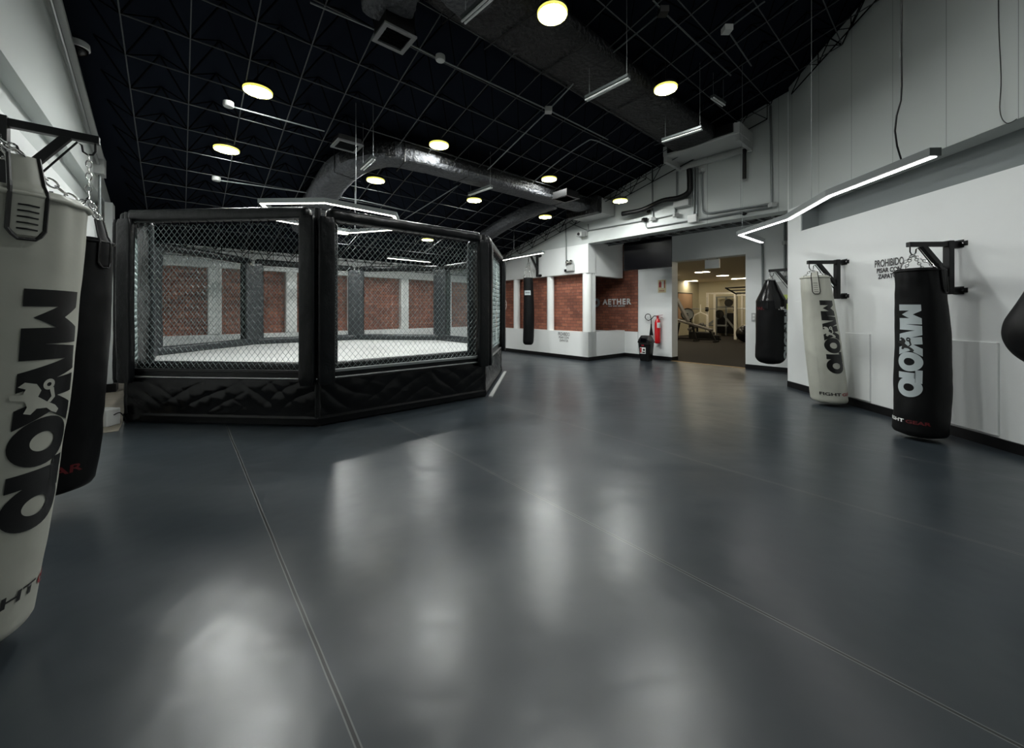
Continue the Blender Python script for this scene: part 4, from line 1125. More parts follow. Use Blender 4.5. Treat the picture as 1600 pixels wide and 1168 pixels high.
# ---------------------------------------------------------------- punching bags
class Bag:
    def __init__(s, label, bottom, top, R, colour, group='hanging punching bags', taper=0.9, bow=0.02, bow_dir=0.0, seed=1, prof=None, wr=0.008, N=72, MZ=72, name='punching_bag', cap=0.05):
        s.bot = Vector(bottom); s.top = Vector(top); s.R = R; s.seed = seed; s.wr = wr; s.prof = prof; s.taper = taper
        s.bow = Vector((math.cos(bow_dir), math.sin(bow_dir), 0)) * bow; s.L = (s.top - s.bot).length; s.cap = cap
        s.root = thing(name, label, 'punching bag', tuple(s.bot), 0, group)
        mb = MB()
        for j in range(MZ + 1):
            t = j / MZ
            t = t if 0.1 < t < 0.9 else t
            for i in range(N):
                mb.v.append(s.S(2 * PI * i / N, t) - s.bot)
        for j in range(MZ):
            for i in range(N):
                a = j * N + i; b_ = j * N + (i + 1) % N; mb.f.append((a, b_, b_ + N, a + N))
        mb.f.append(tuple(range(N))[::-1]); mb.f.append(tuple(MZ * N + i for i in range(N)))
        s.body = obj('bag_body', mb, colour, s.root, auto=70)

    def radius(s, t):
        if s.prof: return s.prof(t)
        r = s.R * (s.taper + (1 - s.taper) * min(1, (1 - t) * 1.6)) * (1 + 0.03 * math.sin(PI * t))
        h = t * s.L; c = s.cap
        if h < c: r *= 0.62 + 0.38 * math.sqrt(max(0, 1 - (1 - h / c) ** 2))
        e = (1 - t) * s.L
        if e < 0.03: r *= 0.93 + 0.07 * math.sqrt(max(0, 1 - (1 - e / 0.03) ** 2))
        return r

    def S(s, ph, t, off=0.0):
        c = s.bot.lerp(s.top, t) + s.bow * math.sin(PI * t)
        r = s.radius(t); z = t * s.L
        q = noise.noise(Vector((math.cos(ph) * 1.3, math.sin(ph) * 1.3, z * 2.2 + s.seed * 7))) * s.wr * 1.4
        q += noise.noise(Vector((math.cos(ph) * 2.0, math.sin(ph) * 2.0, z * 9 + s.seed * 3))) * s.wr * 0.5
        if t > 0.80: q += math.sin(ph * 15) * 0.003 * (t - 0.80) / 0.2
        r = r + q * min(1, t * 8) + off
        return c + Vector((math.cos(ph) * r, math.sin(ph) * r, 0))

    def decal(s, name, geo, m, place, off=0.0025, label=None):
        """place(x, y) -> (angle, fraction up the bag)"""
        mb = MB(); V = []
        for p in geo[0]:
            ph, t = place(p.x, p.y); V.append(s.S(ph, t, off) - s.bot)
        mb.add(V, geo[1]); return obj(name, mb, m, s.root, fix=False, label=label, smooth=True)

    def word(s, ph0, z_top, length, m, fig, skew=0.0):
        sc = length / 4.93
        def pl(x, y): return ph0 + (y - 0.5) * sc / s.R + skew * x * sc, (z_top - x * sc - s.bot.z) / (s.top.z - s.bot.z)
        s.decal('brand_lettering', WORD, m, pl)
        s.decal('logo_figure', FIGHTER, fig, pl, 0.0045)

    def small(s, ph0, z, size, m1, m2):
        """FIGHT + GEAR around the bag foot, reading left to right seen from outside"""
        g1 = chop(text_geo('FIGHT', size, 0.0015, 'RIGHT'), 0.02); g2 = chop(text_geo('GEAR', size, 0.0015, 'LEFT'), 0.02)
        st_ = 1.55
        def pl(x, y): return ph0 + x * st_ / s.R, (z + y - s.bot.z) / (s.top.z - s.bot.z)
        s.decal('maker_lettering', g1, m1, lambda x, y: pl(x - 0.004, y)); s.decal('maker_lettering', g2, m2, lambda x, y: pl(x + 0.004, y), label='red lettering')

    def strap(s, ph0, z0, z1, width=0.062, m='bagwhite', edge='ink', hookp=None, dashes=True):
        """webbing loop sewn on the bag, black piping, stitch marks"""
        n = 22; mb = MB(); V = []
        def q(u, z, off):
            t = (z - s.bot.z) / (s.top.z - s.bot.z)
            if t <= 1: return s.S(ph0 + u / s.R, t, off)
            e = s.S(ph0 + u / s.R, 1, off); c = s.bot.lerp(s.top, 1); k = (t - 1) * s.L
            return e + (c - e) * min(0.6, k * 2.2) * 0.6 + Vector((0, 0, k))
        for off in (0.003, 0.010):
            for j in range(n + 1):
                z = z0 + (z1 - z0) * j / n
                for u in (-1, -.5, 0, .5, 1):
                    k = 1.0 if j > 1 else (0.8 if j == 1 else 0.55); V.append(q(u * k * width / 2, z, off) - s.bot)
        Fc = []
        B = 5 * (n + 1)
        for j in range(n):
            for i in range(4):
                a = j * 5 + i; Fc.append((B + a, B + a + 1, B + a + 6, B + a + 5)); Fc.append((a, a + 5, a + 6, a + 1))
            for i in (0, 4):
                a = j * 5 + i; Fc.append((a, a + 5, B + a + 5, B + a))
        for j in (0, n):
            for i in range(4): a = j * 5 + i; Fc.append((a, a + 1, B + a + 1, B + a))
        mb.add(V, Fc); st2 = obj('hanging_strap', mb, m, s.root, auto=60)
        if edge:
            pts = [q(-width / 2 - .003, z1, .010)] + [q(-width / 2 - .003, z1 + (z0 - z1) * i / 14, .010) for i in range(1, 14)] + [q(-width / 2 * .8, z0, .012), q(-width / 4, z0 - .012, .012), q(width / 4, z0 - .012, .012), q(width / 2 * .8, z0, .012)] + [q(width / 2 + .003, z0 + (z1 - z0) * i / 14, .010) for i in range(1, 15)]
            mb = MB(); mb.tube([p - s.bot for p in pts], 0.006, 6); obj('piping', mb, edge, st2)
        if dashes:
            mb = MB()
            for k in range(5):
                z = z0 + 0.02 + k * (min(z1, s.top.z) - z0) * 0.12
                mb.tube([q(-width * .30, z, .011) - s.bot, q(0, z, .012) - s.bot, q(width * .30, z - .002, .011) - s.bot], 0.0028, 5)
            obj('stitching', mb, 'ink', st2)
        return q(0, z1, 0.008)

    def chains(s, hook, phis, zt=None, r=0.0035, link=0.042, ends=None):
        for i, ph in enumerate(phis):
            e = ends[i] if ends else s.S(ph, 0.995, 0.0)
            mb = MB(); chain_geo(mb, Vector(hook) - s.bot, Vector(e) - s.bot, link, r); obj('chain', mb, 'chrome', s.root)

    def seam(s, ph, m='ink'):
        mb = MB(); mb.tube([s.S(ph, 0.05 + 0.93 * i / 40, 0.0005) - s.bot for i in range(41)], 0.0018, 4); obj('seam', mb, m, s.root)

    def rim(s, m):
        mb = MB(); mb.tube([s.S(2 * PI * i / 48, 0.985, 0.004) - s.bot for i in range(48)], 0.009, 8, closed=True); obj('rim_piping', mb, m, s.root, smooth=True)


# right wall, off white bag
base = on_rw(1318, 411); br1, hk = bracket(rw(5.44, 0), RWN, 1.995, 0.50, 'black steel bracket on the right wall carrying the leaning off white bag')
bg = Bag('off white punching bag with black lettering leaning at the right wall', (4.43, 5.36, 0.03), (4.30, 5.46, 1.80), 0.205, 'bagwhite', taper=0.80, seed=2, bow=0.02, bow_dir=-2.2)
bg.word(math.radians(-94), 1.45, 0.99, 'ink', 'bagwhite'); bg.small(math.radians(-88), 0.16, 0.055, 'ink', 'inkred')
bg.rim('bagwhite'); e1 = bg.strap(math.radians(-128), 1.55, 1.84, 0.085, 'bagwhite', 'ink')
bg.chains(hk, (math.radians(-170), math.radians(-60), math.radians(40)), ends=[bg.S(math.radians(-175), .99), bg.S(math.radians(-50), .99), e1]); bg.seam(math.radians(-150), 'bagwhite')
# right wall, black bag
br2, hk = bracket(rw(3.98, 0), RWN, 1.995, 0.50, 'black steel bracket on the right wall carrying the big black bag with silver lettering')
bg = Bag('black punching bag with silver lettering standing against the right wall', (4.19, 3.95, 0.03), (4.22, 3.99, 1.74), 0.205, 'bagblack', taper=0.88, seed=5, bow=0.05, bow_dir=0.2)
bg.word(math.radians(-163), 1.37, 0.94, 'inkgrey', 'ink'); bg.small(math.radians(-168), 0.17, 0.045, 'inkwhite', 'inkdarkred')
bg.rim('bagblack'); bg.strap(math.radians(-70), 1.50, 1.78, 0.07, 'bagblack', 'plastic', dashes=False)
bg.chains(hk, (math.radians(-170), math.radians(-90), math.radians(30), math.radians(120)))
# far right, ball bottomed bag cut by the frame
br3, hk = bracket(rw(2.85, 0), RWN, 2.35, 0.52, 'black steel bracket on the right wall above the round bottomed bag')
def tear(t):
    # sphere below, cone above
    z = t * 1.14; R = 0.30
    if z < R * 1.35: return max(0.02, math.sqrt(max(0, R * R - (z - R) ** 2)))
    z2 = z - R * 1.35; r0 = math.sqrt(R * R - (0.35 * R) ** 2); return max(0.05, r0 - 0.43 * z2 if z2 < 0.5 else r0 - .215 - 0.03 * (z2 - .5))
bg = Bag('round bottomed black punching bag cut off by the right edge of the picture', (4.12, 2.86, 0.84), (4.10, 2.86, 1.98), 0.30, 'bagblack', seed=8, prof=tear, wr=0.004)
bg.chains(hk, (0.5, 2.6, 4.7)); 
for ph in (-2.75, -2.3):
    mb = MB(); mb.tube([bg.S(ph + 0.25 * math.sin(i / 8), 0.30 + 0.5 * i / 20, 0.004) - bg.bot for i in range(21)], 0.006, 5); obj('fold_piping', mb, 'plastic', bg.root)
# recess behind the pier: wide black bag
ra = 2.29; rb = 8.50
br4, hk = bracket(ab(AP, rb), AD, 2.07, 0.46, 'black steel bracket beside the entrance carrying the short wide black bag')
pb = ab(ra + 0.02, rb)
bg = Bag('short wide black bag hanging right of the gym entrance', (pb.x, pb.y, 0.30), (pb.x, pb.y, 1.88), 0.235, 'bagblack', seed=9, cap=0.22, wr=0.006,
         prof=lambda t: 0.245 * (0.30 + 0.70 * math.sqrt(max(0, 1 - (1 - min(1, t / 0.10)) ** 2))) * (1 if t < 0.76 else max(0.26, 1 - (0.25 * ((t - 0.76) / 0.08) if t < 0.84 else 0.25 + 0.45 * ((t - 0.84) / 0.16)))))
bg.word(math.radians(-44), 1.35, 0.95, 'inkgrey', 'ink')
g1 = chop(text_geo('FIGHT', .07, .003, 'LEFT'), .02); g2 = chop(text_geo('EAR', .07, .003, 'RIGHT'), .02)
bg.decal('maker_lettering', g1, 'inkwhite', lambda x, y: (math.radians(-97) + x * 1.3 / .24, (1.33 + y - .30) / 1.58)); bg.decal('maker_lettering', g2, 'inkdarkred', lambda x, y: (math.radians(-150) + x * 1.3 / .24, (1.33 + y - .30) / 1.58), label='dark red lettering')
for ph in (-145, -100, -60):
    mb = MB(); V, Fc = grid_surface(3, 14, lambda u, v_, ph=ph: bg.S(math.radians(ph) + (u - .5) * (.34 + .3 * v_), 0.66 + 0.34 * v_, 0.010) - bg.bot); mb.add(V, Fc); obj('hanging_strap', mb, 'alu' if False else 'plastic', bg.root, fix=False)
mb = MB(); c = Vector((0, 0, 1.58)); mb.tube([c + Vector((0.09 * math.cos(t_ * PI / 8), 0.09 * math.sin(t_ * PI / 8), 0.01)) for t_ in range(16)], 0.008, 6, closed=True); obj('top_ring', mb, 'chrome', bg.root)
bg.chains(hk, (0.5, 2.0, 3.6, 5.2), link=0.03, r=0.0025)
# brick wall: slim black bag
ba = 8.05
br5, hk = bracket(ab(ba, BR), -BD, 2.93, 0.50, 'black steel bracket on the white band over the brick bays carrying the slim bag', post_h=0.62)
pb = ab(ba, BR - 0.47)
bg = Bag('slim black punching bag hanging in front of the brick bays', (pb.x, pb.y, 0.34), (pb.x, pb.y, 2.26), 0.155, 'bagblack', seed=12, cap=0.12, taper=0.86, wr=0.003)
g = chop(([Vector((-.10, 0, 0)), Vector((.10, 0, 0)), Vector((.10, .13, 0)), Vector((-.10, .13, 0))], [(0, 1, 2, 3)]), .03)
phc = math.atan2(-pb.y, -pb.x); pl = lambda x, y: (phc - 0.25 + x / .155, (1.76 + y - .34) / 1.92)
bg.decal('label_patch', g, 'inkgrey', pl); g = chop(poly_geo([[(x_, 0), (x_ + .014, 0), (x_ + .014, .035), (x_, .035)] for x_ in (-.075, -.052, -.029, -.006, .017, .040, .063)]), .02); bg.decal('label_lettering', g, 'ink', lambda x, y: pl(x * 0.9, y + .05), 0.005)
bg.chains(hk, (0.3, 1.9, 3.4, 5.0), link=0.05, r=0.004)
# its neighbour bracket, partly behind the cage
br6, hk6 = bracket(ab(10.4, BR), -BD, 2.72, 0.42, 'black steel bracket with no bag, just right of the cage edge', post_h=0.5)

# left wall, black bag behind, white bag in front
zb = 2.43
ta = -SA * -2.78 + CA * 2.52; br7, hk = bracket(ab(ta, BL), BD, zb, 0.50, 'black steel bracket on the left wall carrying the black bag', post_h=0.62)
bg = Bag('black punching bag hanging behind the off white bag at the left wall', (-3.02, 2.52, 0.12), (-2.86, 2.52, 1.78), 0.19, 'bagblack', taper=0.9, seed=15, bow=0.02)
bg.small(math.radians(-88), 0.27, 0.07, 'inkwhite', 'inkdarkred'); bg.rim('bagblack')
e2 = bg.strap(math.radians(5), 1.6, 1.90, 0.07, 'bagblack', 'plastic', dashes=False); e3 = bg.strap(math.radians(-70), 1.6, 1.90, 0.07, 'bagblack', 'plastic', dashes=False)
mid = hk - Vector((0.0, 0.0, 0.28)); mb = MB(); chain_geo(mb, hk - bg.bot, mid - bg.bot, 0.045, 0.004); obj('chain', mb, 'chrome', bg.root)
bg.chains(mid, (0, 1, 2, 3), ends=[e2, e3, bg.S(1.4, 1), bg.S(3.2, 1)])
# front white bag
phc = math.atan2(-1.33, 1.8)
tw = Vector((-1.735, 1.30, 1.70)); ta = -SA * tw.x + CA * tw.y
br8, hk = bracket(ab(ta, BL), BD, 2.08, 0.38, 'black steel bracket at the left edge above the nearest off white bag')
bg = Bag('off white punching bag with black lettering cut off by the left edge of the picture', (-2.10, 1.42, 0.05), tuple(tw), 0.205, 'bagwhite', taper=0.97, seed=21, bow=0.015, bow_dir=0.5, wr=0.006, N=120, MZ=110)
bg.word(phc + math.radians(43), 1.375, 0.88, 'ink', 'bagwhite', skew=0.03); bg.small(phc + math.radians(66), 0.215, 0.062, 'ink', 'inkred'); bg.rim('bagwhite')
e4 = bg.strap(phc + math.radians(16), 1.545, 1.80, 0.072, 'bagwhite', 'ink')
e5 = bg.strap(phc + math.radians(150), 1.55, 1.76, 0.07, 'bagwhite', 'ink', dashes=False)
bg.chains(hk, (0, 1, 2), ends=[e4, bg.S(phc + math.radians(95), .995), e5], link=0.04, r=0.0034)

# ---------------------------------------------------------------- writing on walls
def wall_text(name, label, lines, origin, xd, xs, m='text', cat='wall lettering', n=None, off=0.004, group=None, offs=0.0):
    """lines: (text, dx, dz, size); xd: reading direction; n: out of the wall"""
    t = thing(name, label, cat, tuple(origin), 0, group); xd = Vector(xd).normalized(); n = Vector(n)
    for body, dx, dz, sz, *xo in lines:
        xs_ = xo[0] if xo else xs
        V, Fc = text_geo(body, sz, offs, space=1.22 if body == 'AETHER' else 1.0); mb = MB(); mb.add([xd * (v_.x * xs_ + dx) + Vector((0, 0, v_.y + dz)) + n * off for v_ in V], Fc)
        obj('text_line', mb, m, t, fix=False)
    return t

o_ = rw(4.76, 1.80, 0.0)
wall_text('wall_lettering', 'grey lettering PROHIBIDO PISAR CON ZAPATOS on the right wall between two bags', [('PROHIBIDO', 0, 0.062, 0.128, 0.58), ('PISAR CON', 0.0, -0.012, 0.078, 0.84), ('ZAPATOS', 0.0, -0.088, 0.078, 0.84)], o_, -RWD, .74, n=RWN, offs=0.0028)
o_ = on_b(881, 527, BR)
wall_text('wall_lettering', 'small grey lettering PROHIBIDO PISAR CON ZAPATOS on the low wall under the brick', [('PROHIBIDO', 0, 0.05, 0.135, 0.60), ('PISAR CON', 0.0, -0.03, 0.085, 0.85), ('ZAPATOS', 0.0, -0.115, 0.085, 0.85)], o_, -AD, .80, n=-BD, offs=0.001)
# AETHER sign
o_ = on_b(963.5, 472, BD2 + 0.03)
t = wall_text('wall_sign', 'white capital lettering with ring emblem on the brick beside the entrance', [('AETHER', 0.0, -0.06, 0.225)], o_, -AD, 1.02, m='inkwhite', cat='sign', n=-BD, off=0.012, offs=0.009)
mb = MB(); x = -0.28
for n_ in (4, 4, 7):      # tiny second line, too small to read
    for k in range(n_): mb.box(x, x + 0.026, 0.012, 0.016, -0.125, -0.092, lambda a_, b_, z_: -AD * a_ - BD * b_ + Vector((0, 0, z_))); x += 0.034
    x += 0.03
obj('second_line', mb, 'inkgrey', t)
mb = MB(); V, Fc = ring_geo(0, 0, .135, .135, .062, .062); 
for z_ in (0.004, 0.02): mb.add([-AD * (v_.x - 0.73) + Vector((0, 0, v_.y)) - BD * z_ for v_ in V], Fc)
obj('ring_emblem', mb, 'inkgrey', t, fix=False)
# round emblem behind the cage on the far brick
o_ = on_b(783, 476, BR + 0.24)
t = thing('round_emblem', 'white round emblem on the brick just right of the cage', 'sign', tuple(o_))
mb = MB(); V, Fc = join_geo(ring_geo(0, 0, .31, .31, .285, .285, 48), ring_geo(0, 0, .235, .235, .215, .215, 48)); mb.add([-AD * v_.x + Vector((0, 0, v_.y)) - BD * .012 for v_ in V], Fc); obj('rings', mb, 'inkwhite', t, fix=False)
mb = MB()
for k in range(18):
    a_ = 2 * PI * k / 18; c_, s_ = math.cos(a_), math.sin(a_)
    P = [(c_ * .245 - s_ * .012, s_ * .245 + c_ * .012), (c_ * .275 - s_ * .012, s_ * .275 + c_ * .012), (c_ * .275 + s_ * .012, s_ * .275 - c_ * .012), (c_ * .245 + s_ * .012, s_ * .245 - c_ * .012)]
    mb.quad([-AD * x + Vector((0, 0, y)) - BD * .012 for x, y in P])
V, Fc = ring_geo(0, 0, .15, .15, .08, .08, 30); mb.add([-AD * v_.x + Vector((0, 0, v_.y)) - BD * .012 for v_ in V], Fc)
obj('emblem_marks', mb, 'inkwhite', t, fix=False)

# ---------------------------------------------------------------- entrance corner
# TV on ceiling mount
P0 = at(975, 9.93); P1 = at(1049.5, 9.0); xd = (P1 - P0).normalized(); xd.z = 0; n = Vector((xd.y, -xd.x, 0)); cx = (P0 + P1) / 2
t = thing('television', 'large black wall television hanging from the beam above the brick corner', 'television', (cx.x, cx.y, 2.70)); wv = (P1 - P0).length / 2
tv = lambda x, y, z: xd * x + n * y + Vector((0, 0, z + 0.0)) + n * (-z * 0.0)
mb = MB(); mb.box(-wv, wv, -0.025, 0.02, -0.36, 0.36, tv); obj('casing', mb, 'plastic', t, bevel=.008)
mb = MB(); mb.box(-wv + .015, wv - .015, 0.0205, 0.022, -0.345, 0.345, tv); obj('screen', mb, 'screen', t)
mb = MB(); mb.box(-.14, .14, -0.06, -0.02, -.2, .2, tv); mb.box(-.03, .03, -0.10, -0.05, -0.1, 0.37, tv); mb.box(-.16, .16, -.14, .02, 0.355, 0.385, tv); obj('ceiling_mount', mb, 'black', t)
# fire sign
o_ = on_b(1034.5, 447, BD2)
t = thing('fire_sign', 'small cream fire extinguisher sign on the white wall beside the entrance', 'sign', tuple(o_))
sg = lambda x, y, z: -AD * x - BD * y + Vector((0, 0, z))
mb = MB(); mb.box(-.11, .11, 0.001, .008, -.17, .17, sg); obj('board', mb, 'signyellow', t)
mb = MB(); mb.box(-.085, -.02, 0.008, .010, -.03, .11, sg); mb.box(-.065, -.04, 0.008, .010, .10, .15, sg); mb.box(.06, .085, 0.008, .010, -.05, .15, sg); obj('red_extinguisher_mark', mb, 'inkred', t)
mb = MB(); mb.box(0.0, .045, 0.008, .010, -.05, .13, sg); obj('white_mark', mb, 'inkwhite', t)
V, Fc = poly_geo([[(x_, 0), (x_ + .012, 0), (x_ + .012, .03), (x_, .03)] for x_ in (-.07, -.05, -.03, -.01, .01, .03, .05)]); mb = MB(); mb.add([sg(v_.x, .0095, v_.y - .135) for v_ in V], Fc); obj('sign_lettering', mb, 'inkred', t, fix=False)
# extinguisher
o_ = on_b(1030.5, 537, BD2)
t = thing('fire_extinguisher', 'red fire extinguisher with black horn hanging on the wall beside the entrance', 'fire extinguisher', (o_.x, o_.y, 0.44))
c0 = -BD * 0.10
mb = MB(); mb.lathe([(0.055, 0.0), (0.075, 0.015), (0.078, 0.05), (0.078, 0.56), (0.06, 0.62), (0.03, 0.66), (0.028, 0.68)], c0, 24); obj('cylinder', mb, 'red', t, auto=50)
mb = MB(); mb.lathe([(0.03, 0.68), (0.032, 0.72), (0.018, 0.74)], c0, 16); mb.beam(c0 + Vector((0, 0, .735)) + AD * .05, c0 + Vector((0, 0, .76)) - AD * .14, .02, .012); mb.beam(c0 + Vector((0, 0, .72)), c0 + Vector((0, 0, .70)) - AD * .13, .02, .012); obj('valve', mb, 'inkred', t)
mb = MB(); mb.tube(smooth_path([c0 + Vector((0, 0, .72)), c0 + AD * .10 + Vector((0, 0, .73)), c0 + AD * .17 + Vector((0, 0, .66)), c0 + AD * .27 + Vector((0, 0, .61)), c0 + AD * .36 + Vector((0, 0, .68)), c0 + AD * .33 + Vector((0, 0, .77)), c0 + AD * .23 + Vector((0, 0, .77)), c0 + AD * .19 + Vector((0, 0, .66)), c0 + AD * .185 + Vector((0, 0, .5))], 6), 0.011, 8); obj('hose', mb, 'plastic', t, smooth=True)
mb = MB(); mb.lathe([(0.016, 0.0), (0.022, -0.1), (0.05, -0.30), (0.05, -.31)], c0 + AD * .185 + Vector((0, 0, .52)), 16); obj('horn', mb, 'plastic', t, auto=50)
mb = MB(); mb.add(*[([c0 + (Vector((math.cos(a_), math.sin(a_), 0)) * .0795) + Vector((0, 0, z_)) for z_ in (.42, .56) for a_ in [-1.2 - .9 + 1.4 * i / 8 for i in range(9)]]), [(i, i + 1, i + 10, i + 9) for i in range(8)]]); obj('label', mb, 'inkwhite', t, fix=False)
mb = MB(); mb.box(-.03, .03, 0, .09, .50, .56, sg); obj('wall_hook', mb, 'blackmetal', t)
# waste bin
pb = at(1009.5, 10.05); o_ = Vector((pb.x, pb.y, 0)); 
t = thing('waste_bin', 'black plastic swing-top waste bin standing beside the entrance', 'waste bin', tuple(o_))
mb = MB(); 
def frus(mb, w0, d0, w1, d1, z0_, z1_):
    i = len(mb.v)
    for w_, d_, z_ in ((w0, d0, z0_), (w1, d1, z1_)):
        for x, y in ((-1, -1), (1, -1), (1, 1), (-1, 1)): mb.v.append(sg(x * w_ / 2, y * d_ / 2, z_))
    for q in ((0, 3, 2, 1), (4, 5, 6, 7), (0, 1, 5, 4), (1, 2, 6, 5), (2, 3, 7, 6), (3, 0, 4, 7)): mb.f.append(tuple(i + k for k in q))
frus(mb, .26, .20, .33, .26, 0, .48); obj('bin_body', mb, 'plastic', t, bevel=.03, seg=3)
mb = MB(); frus(mb, .35, .28, .34, .27, .47, .53); frus(mb, .34, .27, .20, .18, .53, .67); obj('lid', mb, 'plastic', t, bevel=.02, seg=3)
mb = MB(); mb.beam(sg(-.08, .142, .55), sg(.08, .142, .55), .02, .10); obj('flap', mb, 'screen', t, bevel=.008)
mb = MB(); mb.box(-.10, .06, .125, .132, .20, .36, sg); obj('sticker', mb, 'inkwhite', t)
mb = MB(); mb.box(-.095, -.05, .132, .134, .22, .35, sg); mb.box(-.05, .02, .138, .142, .40, .43, sg); obj('sticker_red_mark', mb, 'inkred', t)
mb = MB(); mb.lathe([(.03, 0), (.03, .003)], sg(.015, .132, .30), 12, tuple(-BD)); mb.box(-.03, .045, .132, .134, .215, .25, sg); obj('sticker_black_mark', mb, 'ink', t)
# blank white sign under the lintel
o_ = on_b(1113, 403, 10.0); t = thing('hanging_sign', 'blank white sign box hanging inside the top of the gym entrance', 'sign', tuple(o_))
aa = -SA * o_.x + CA * o_.y; mb = MB(); mb.box(aa - .17, aa + .17, 9.97, 10.03, DT - .24, DT - .02, ab); obj('box', mb, 'inkwhite', t, world=True, bevel=.004)
mb = MB(); mb.box(aa - .13, aa - .11, 9.99, 10.01, DT - .03, DT + .01, ab); mb.box(aa + .11, aa + .13, 9.99, 10.01, DT - .03, DT + .01, ab); obj('hanger', mb, 'conduit', t, world=True)
# switch, electrical panel, conduits right of the entrance
o_ = on_b(1178.5, 495, BD2); t = thing('wall_switch', 'small grey double switch on the white wall right of the entrance', 'switch', tuple(o_))
mb = MB(); mb.box(-.05, .05, 0, .03, -.09, .09, sg); obj('plate', mb, 'greybox', t, bevel=.006)
mb = MB(); mb.box(-.02, .02, .03, .045, .01, .06, sg); mb.box(-.02, .02, .03, .045, -.06, -.01, sg); obj('rocker', mb, 'inkwhite', t)
o_ = on_b(1232, 478, BD2); t = thing('electrical_panel', 'grey electrical panel box behind the short wide bag', 'electrical panel', tuple(o_))
mb = MB(); mb.box(-.25, .25, 0, .12, -.32, .52, sg); obj('casing', mb, 'greybox', t, bevel=.006)
mb = MB(); mb.box(-.24, .24, .12, .128, -.31, .51, sg); obj('door', mb, 'greybox', t, bevel=.004)
mb = MB(); mb.box(-.06, .10, .129, .132, -.08, .24, sg); obj('sticker', mb, 'signgreen', t, label='yellow green warning sticker'); mb = MB(); mb.prism([(-.03, .05), (.07, .05), (.02, .19)], .133, .134, lambda x, y, z: sg(x, z, y)); obj('warning_triangle', mb, 'ink', t)
D = lambda x, y, o=0.03: on_b(x, y, BD2 - o)
conduit('wall_conduit', 'grey conduit bending down beside the entrance from the lamp to the switch', [bent([D(1160, 366), D(1191, 372), D(1192, 452)], .25)], r=0.022)
conduit('wall_conduit', 'group of grey conduits dropping to the electrical panel behind the bag', [[D(1226, 345), D(1226, 448)], [D(1230, 345), D(1230, 448)], [D(1234, 345), D(1234, 448)]], r=0.018, boxes=((D(1228, 379), 'box'), (D(1229, 428), 'box')))

# ---------------------------------------------------------------- left floor items
o_ = Vector((-4.60, 4.36, 0.006)); t = thing('floor_box', 'small pale metal box with slots on the floor left of the cage', 'transformer box', tuple(o_), math.radians(-6))
mb = MB(); mb.box(-.09, .09, -.07, .07, 0, .19); obj('casing', mb, 'inkwhite', t, bevel=.01)
mb = MB()
for k in range(5): mb.box(-.045, .0, -.074, -.070, .04 + k * .026, .046 + k * .026)
obj('slots', mb, 'ink', t)
mb = MB(); mb.tube(smooth_path([Vector((.09, 0, .12)), Vector((.15, .02, .14)), Vector((.18, .06, .03)), Vector((.14, .08, .006))], 6), .006, 6); obj('cord', mb, 'black', t, smooth=True)
p_ = on_b(183, 573, 0); u, v = ray(170, 573); s_ = (BL + .0) / (CA * u + SA); o_ = Vector((u * s_, s_, EYE + v * s_))
t = thing('wall_socket', 'small grey socket low on the left wall', 'wall socket', tuple(o_)); mb = MB(); mb.box(-.05, .05, 0, .03, -.07, .07, lambda x, y, z: AD * x + BD * y + Vector((0, 0, z))); obj('plate', mb, 'conduit', t, bevel=.005)
u, v = ray(168, 600); s_ = BL / (CA * u + SA); aw = -SA * u * s_ + CA * s_
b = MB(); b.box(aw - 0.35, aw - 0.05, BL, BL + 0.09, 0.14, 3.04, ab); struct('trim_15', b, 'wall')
b = MB(); b.box(aw - 0.37, aw - 0.03, BL, BL + 0.13, 0.0, 0.14, ab); struct('trim_16', b, 'baseboard')

# ---------------------------------------------------------------- gym beyond the entrance
def gl(px, py, ln, label):
    u, v = ray(px, py); s_ = (GZ - 0.02 - EYE) / v; p = Vector((u * s_, s_, GZ - 0.02)); t = thing('ceiling_panel_light', label, 'ceiling lamp', tuple(p), 0, 'gym ceiling panels')
    mb = MB(); mb.box(-ln / 2 - .03, ln / 2 + .03, -.16, .16, 0, .02, lambda x, y, z: -AD * x + BD * y + Vector((0, 0, z))); obj('frame', mb, 'inkwhite', t)
    mb = MB(); mb.box(-ln / 2, ln / 2, -.13, .13, -.006, 0.0, lambda x, y, z: -AD * x + BD * y + Vector((0, 0, z))); obj('diffuser', mb, 'gymled', t)
gl(1097, 425, .5, 'lit panel nearest the gym entrance'); gl(1129, 430.5, .42, 'small lit panel in the middle of the gym ceiling'); gl(1156, 435, .7, 'lit panel at the right of the gym ceiling'); gl(1078, 439, .7, 'lit panel at the left of the gym ceiling'); gl(1104, 441.5, .5, 'farthest lit panel in the gym ceiling')
for (a_, b_) in ((8.5, 13.5), (3.0, 13.0), (3.0, 19.0), (8.7, 17.0)):
    p = ab(a_, b_, GZ - .02); t = thing('ceiling_panel_light', 'gym ceiling panel out of sight behind the wall', 'ceiling lamp', tuple(p), 0, 'gym ceiling panels'); mb = MB(); mb.box(-.3, .3, -.3, .3, -.006, .015); obj('diffuser', mb, 'gymled', t)
XB = -AD                                        # rightwards in the gym
def frame(px, y):
    p = at(px, y, 0.0); return p, (lambda x, yy, z: XB * x + BD * yy + Vector((0, 0, z)))
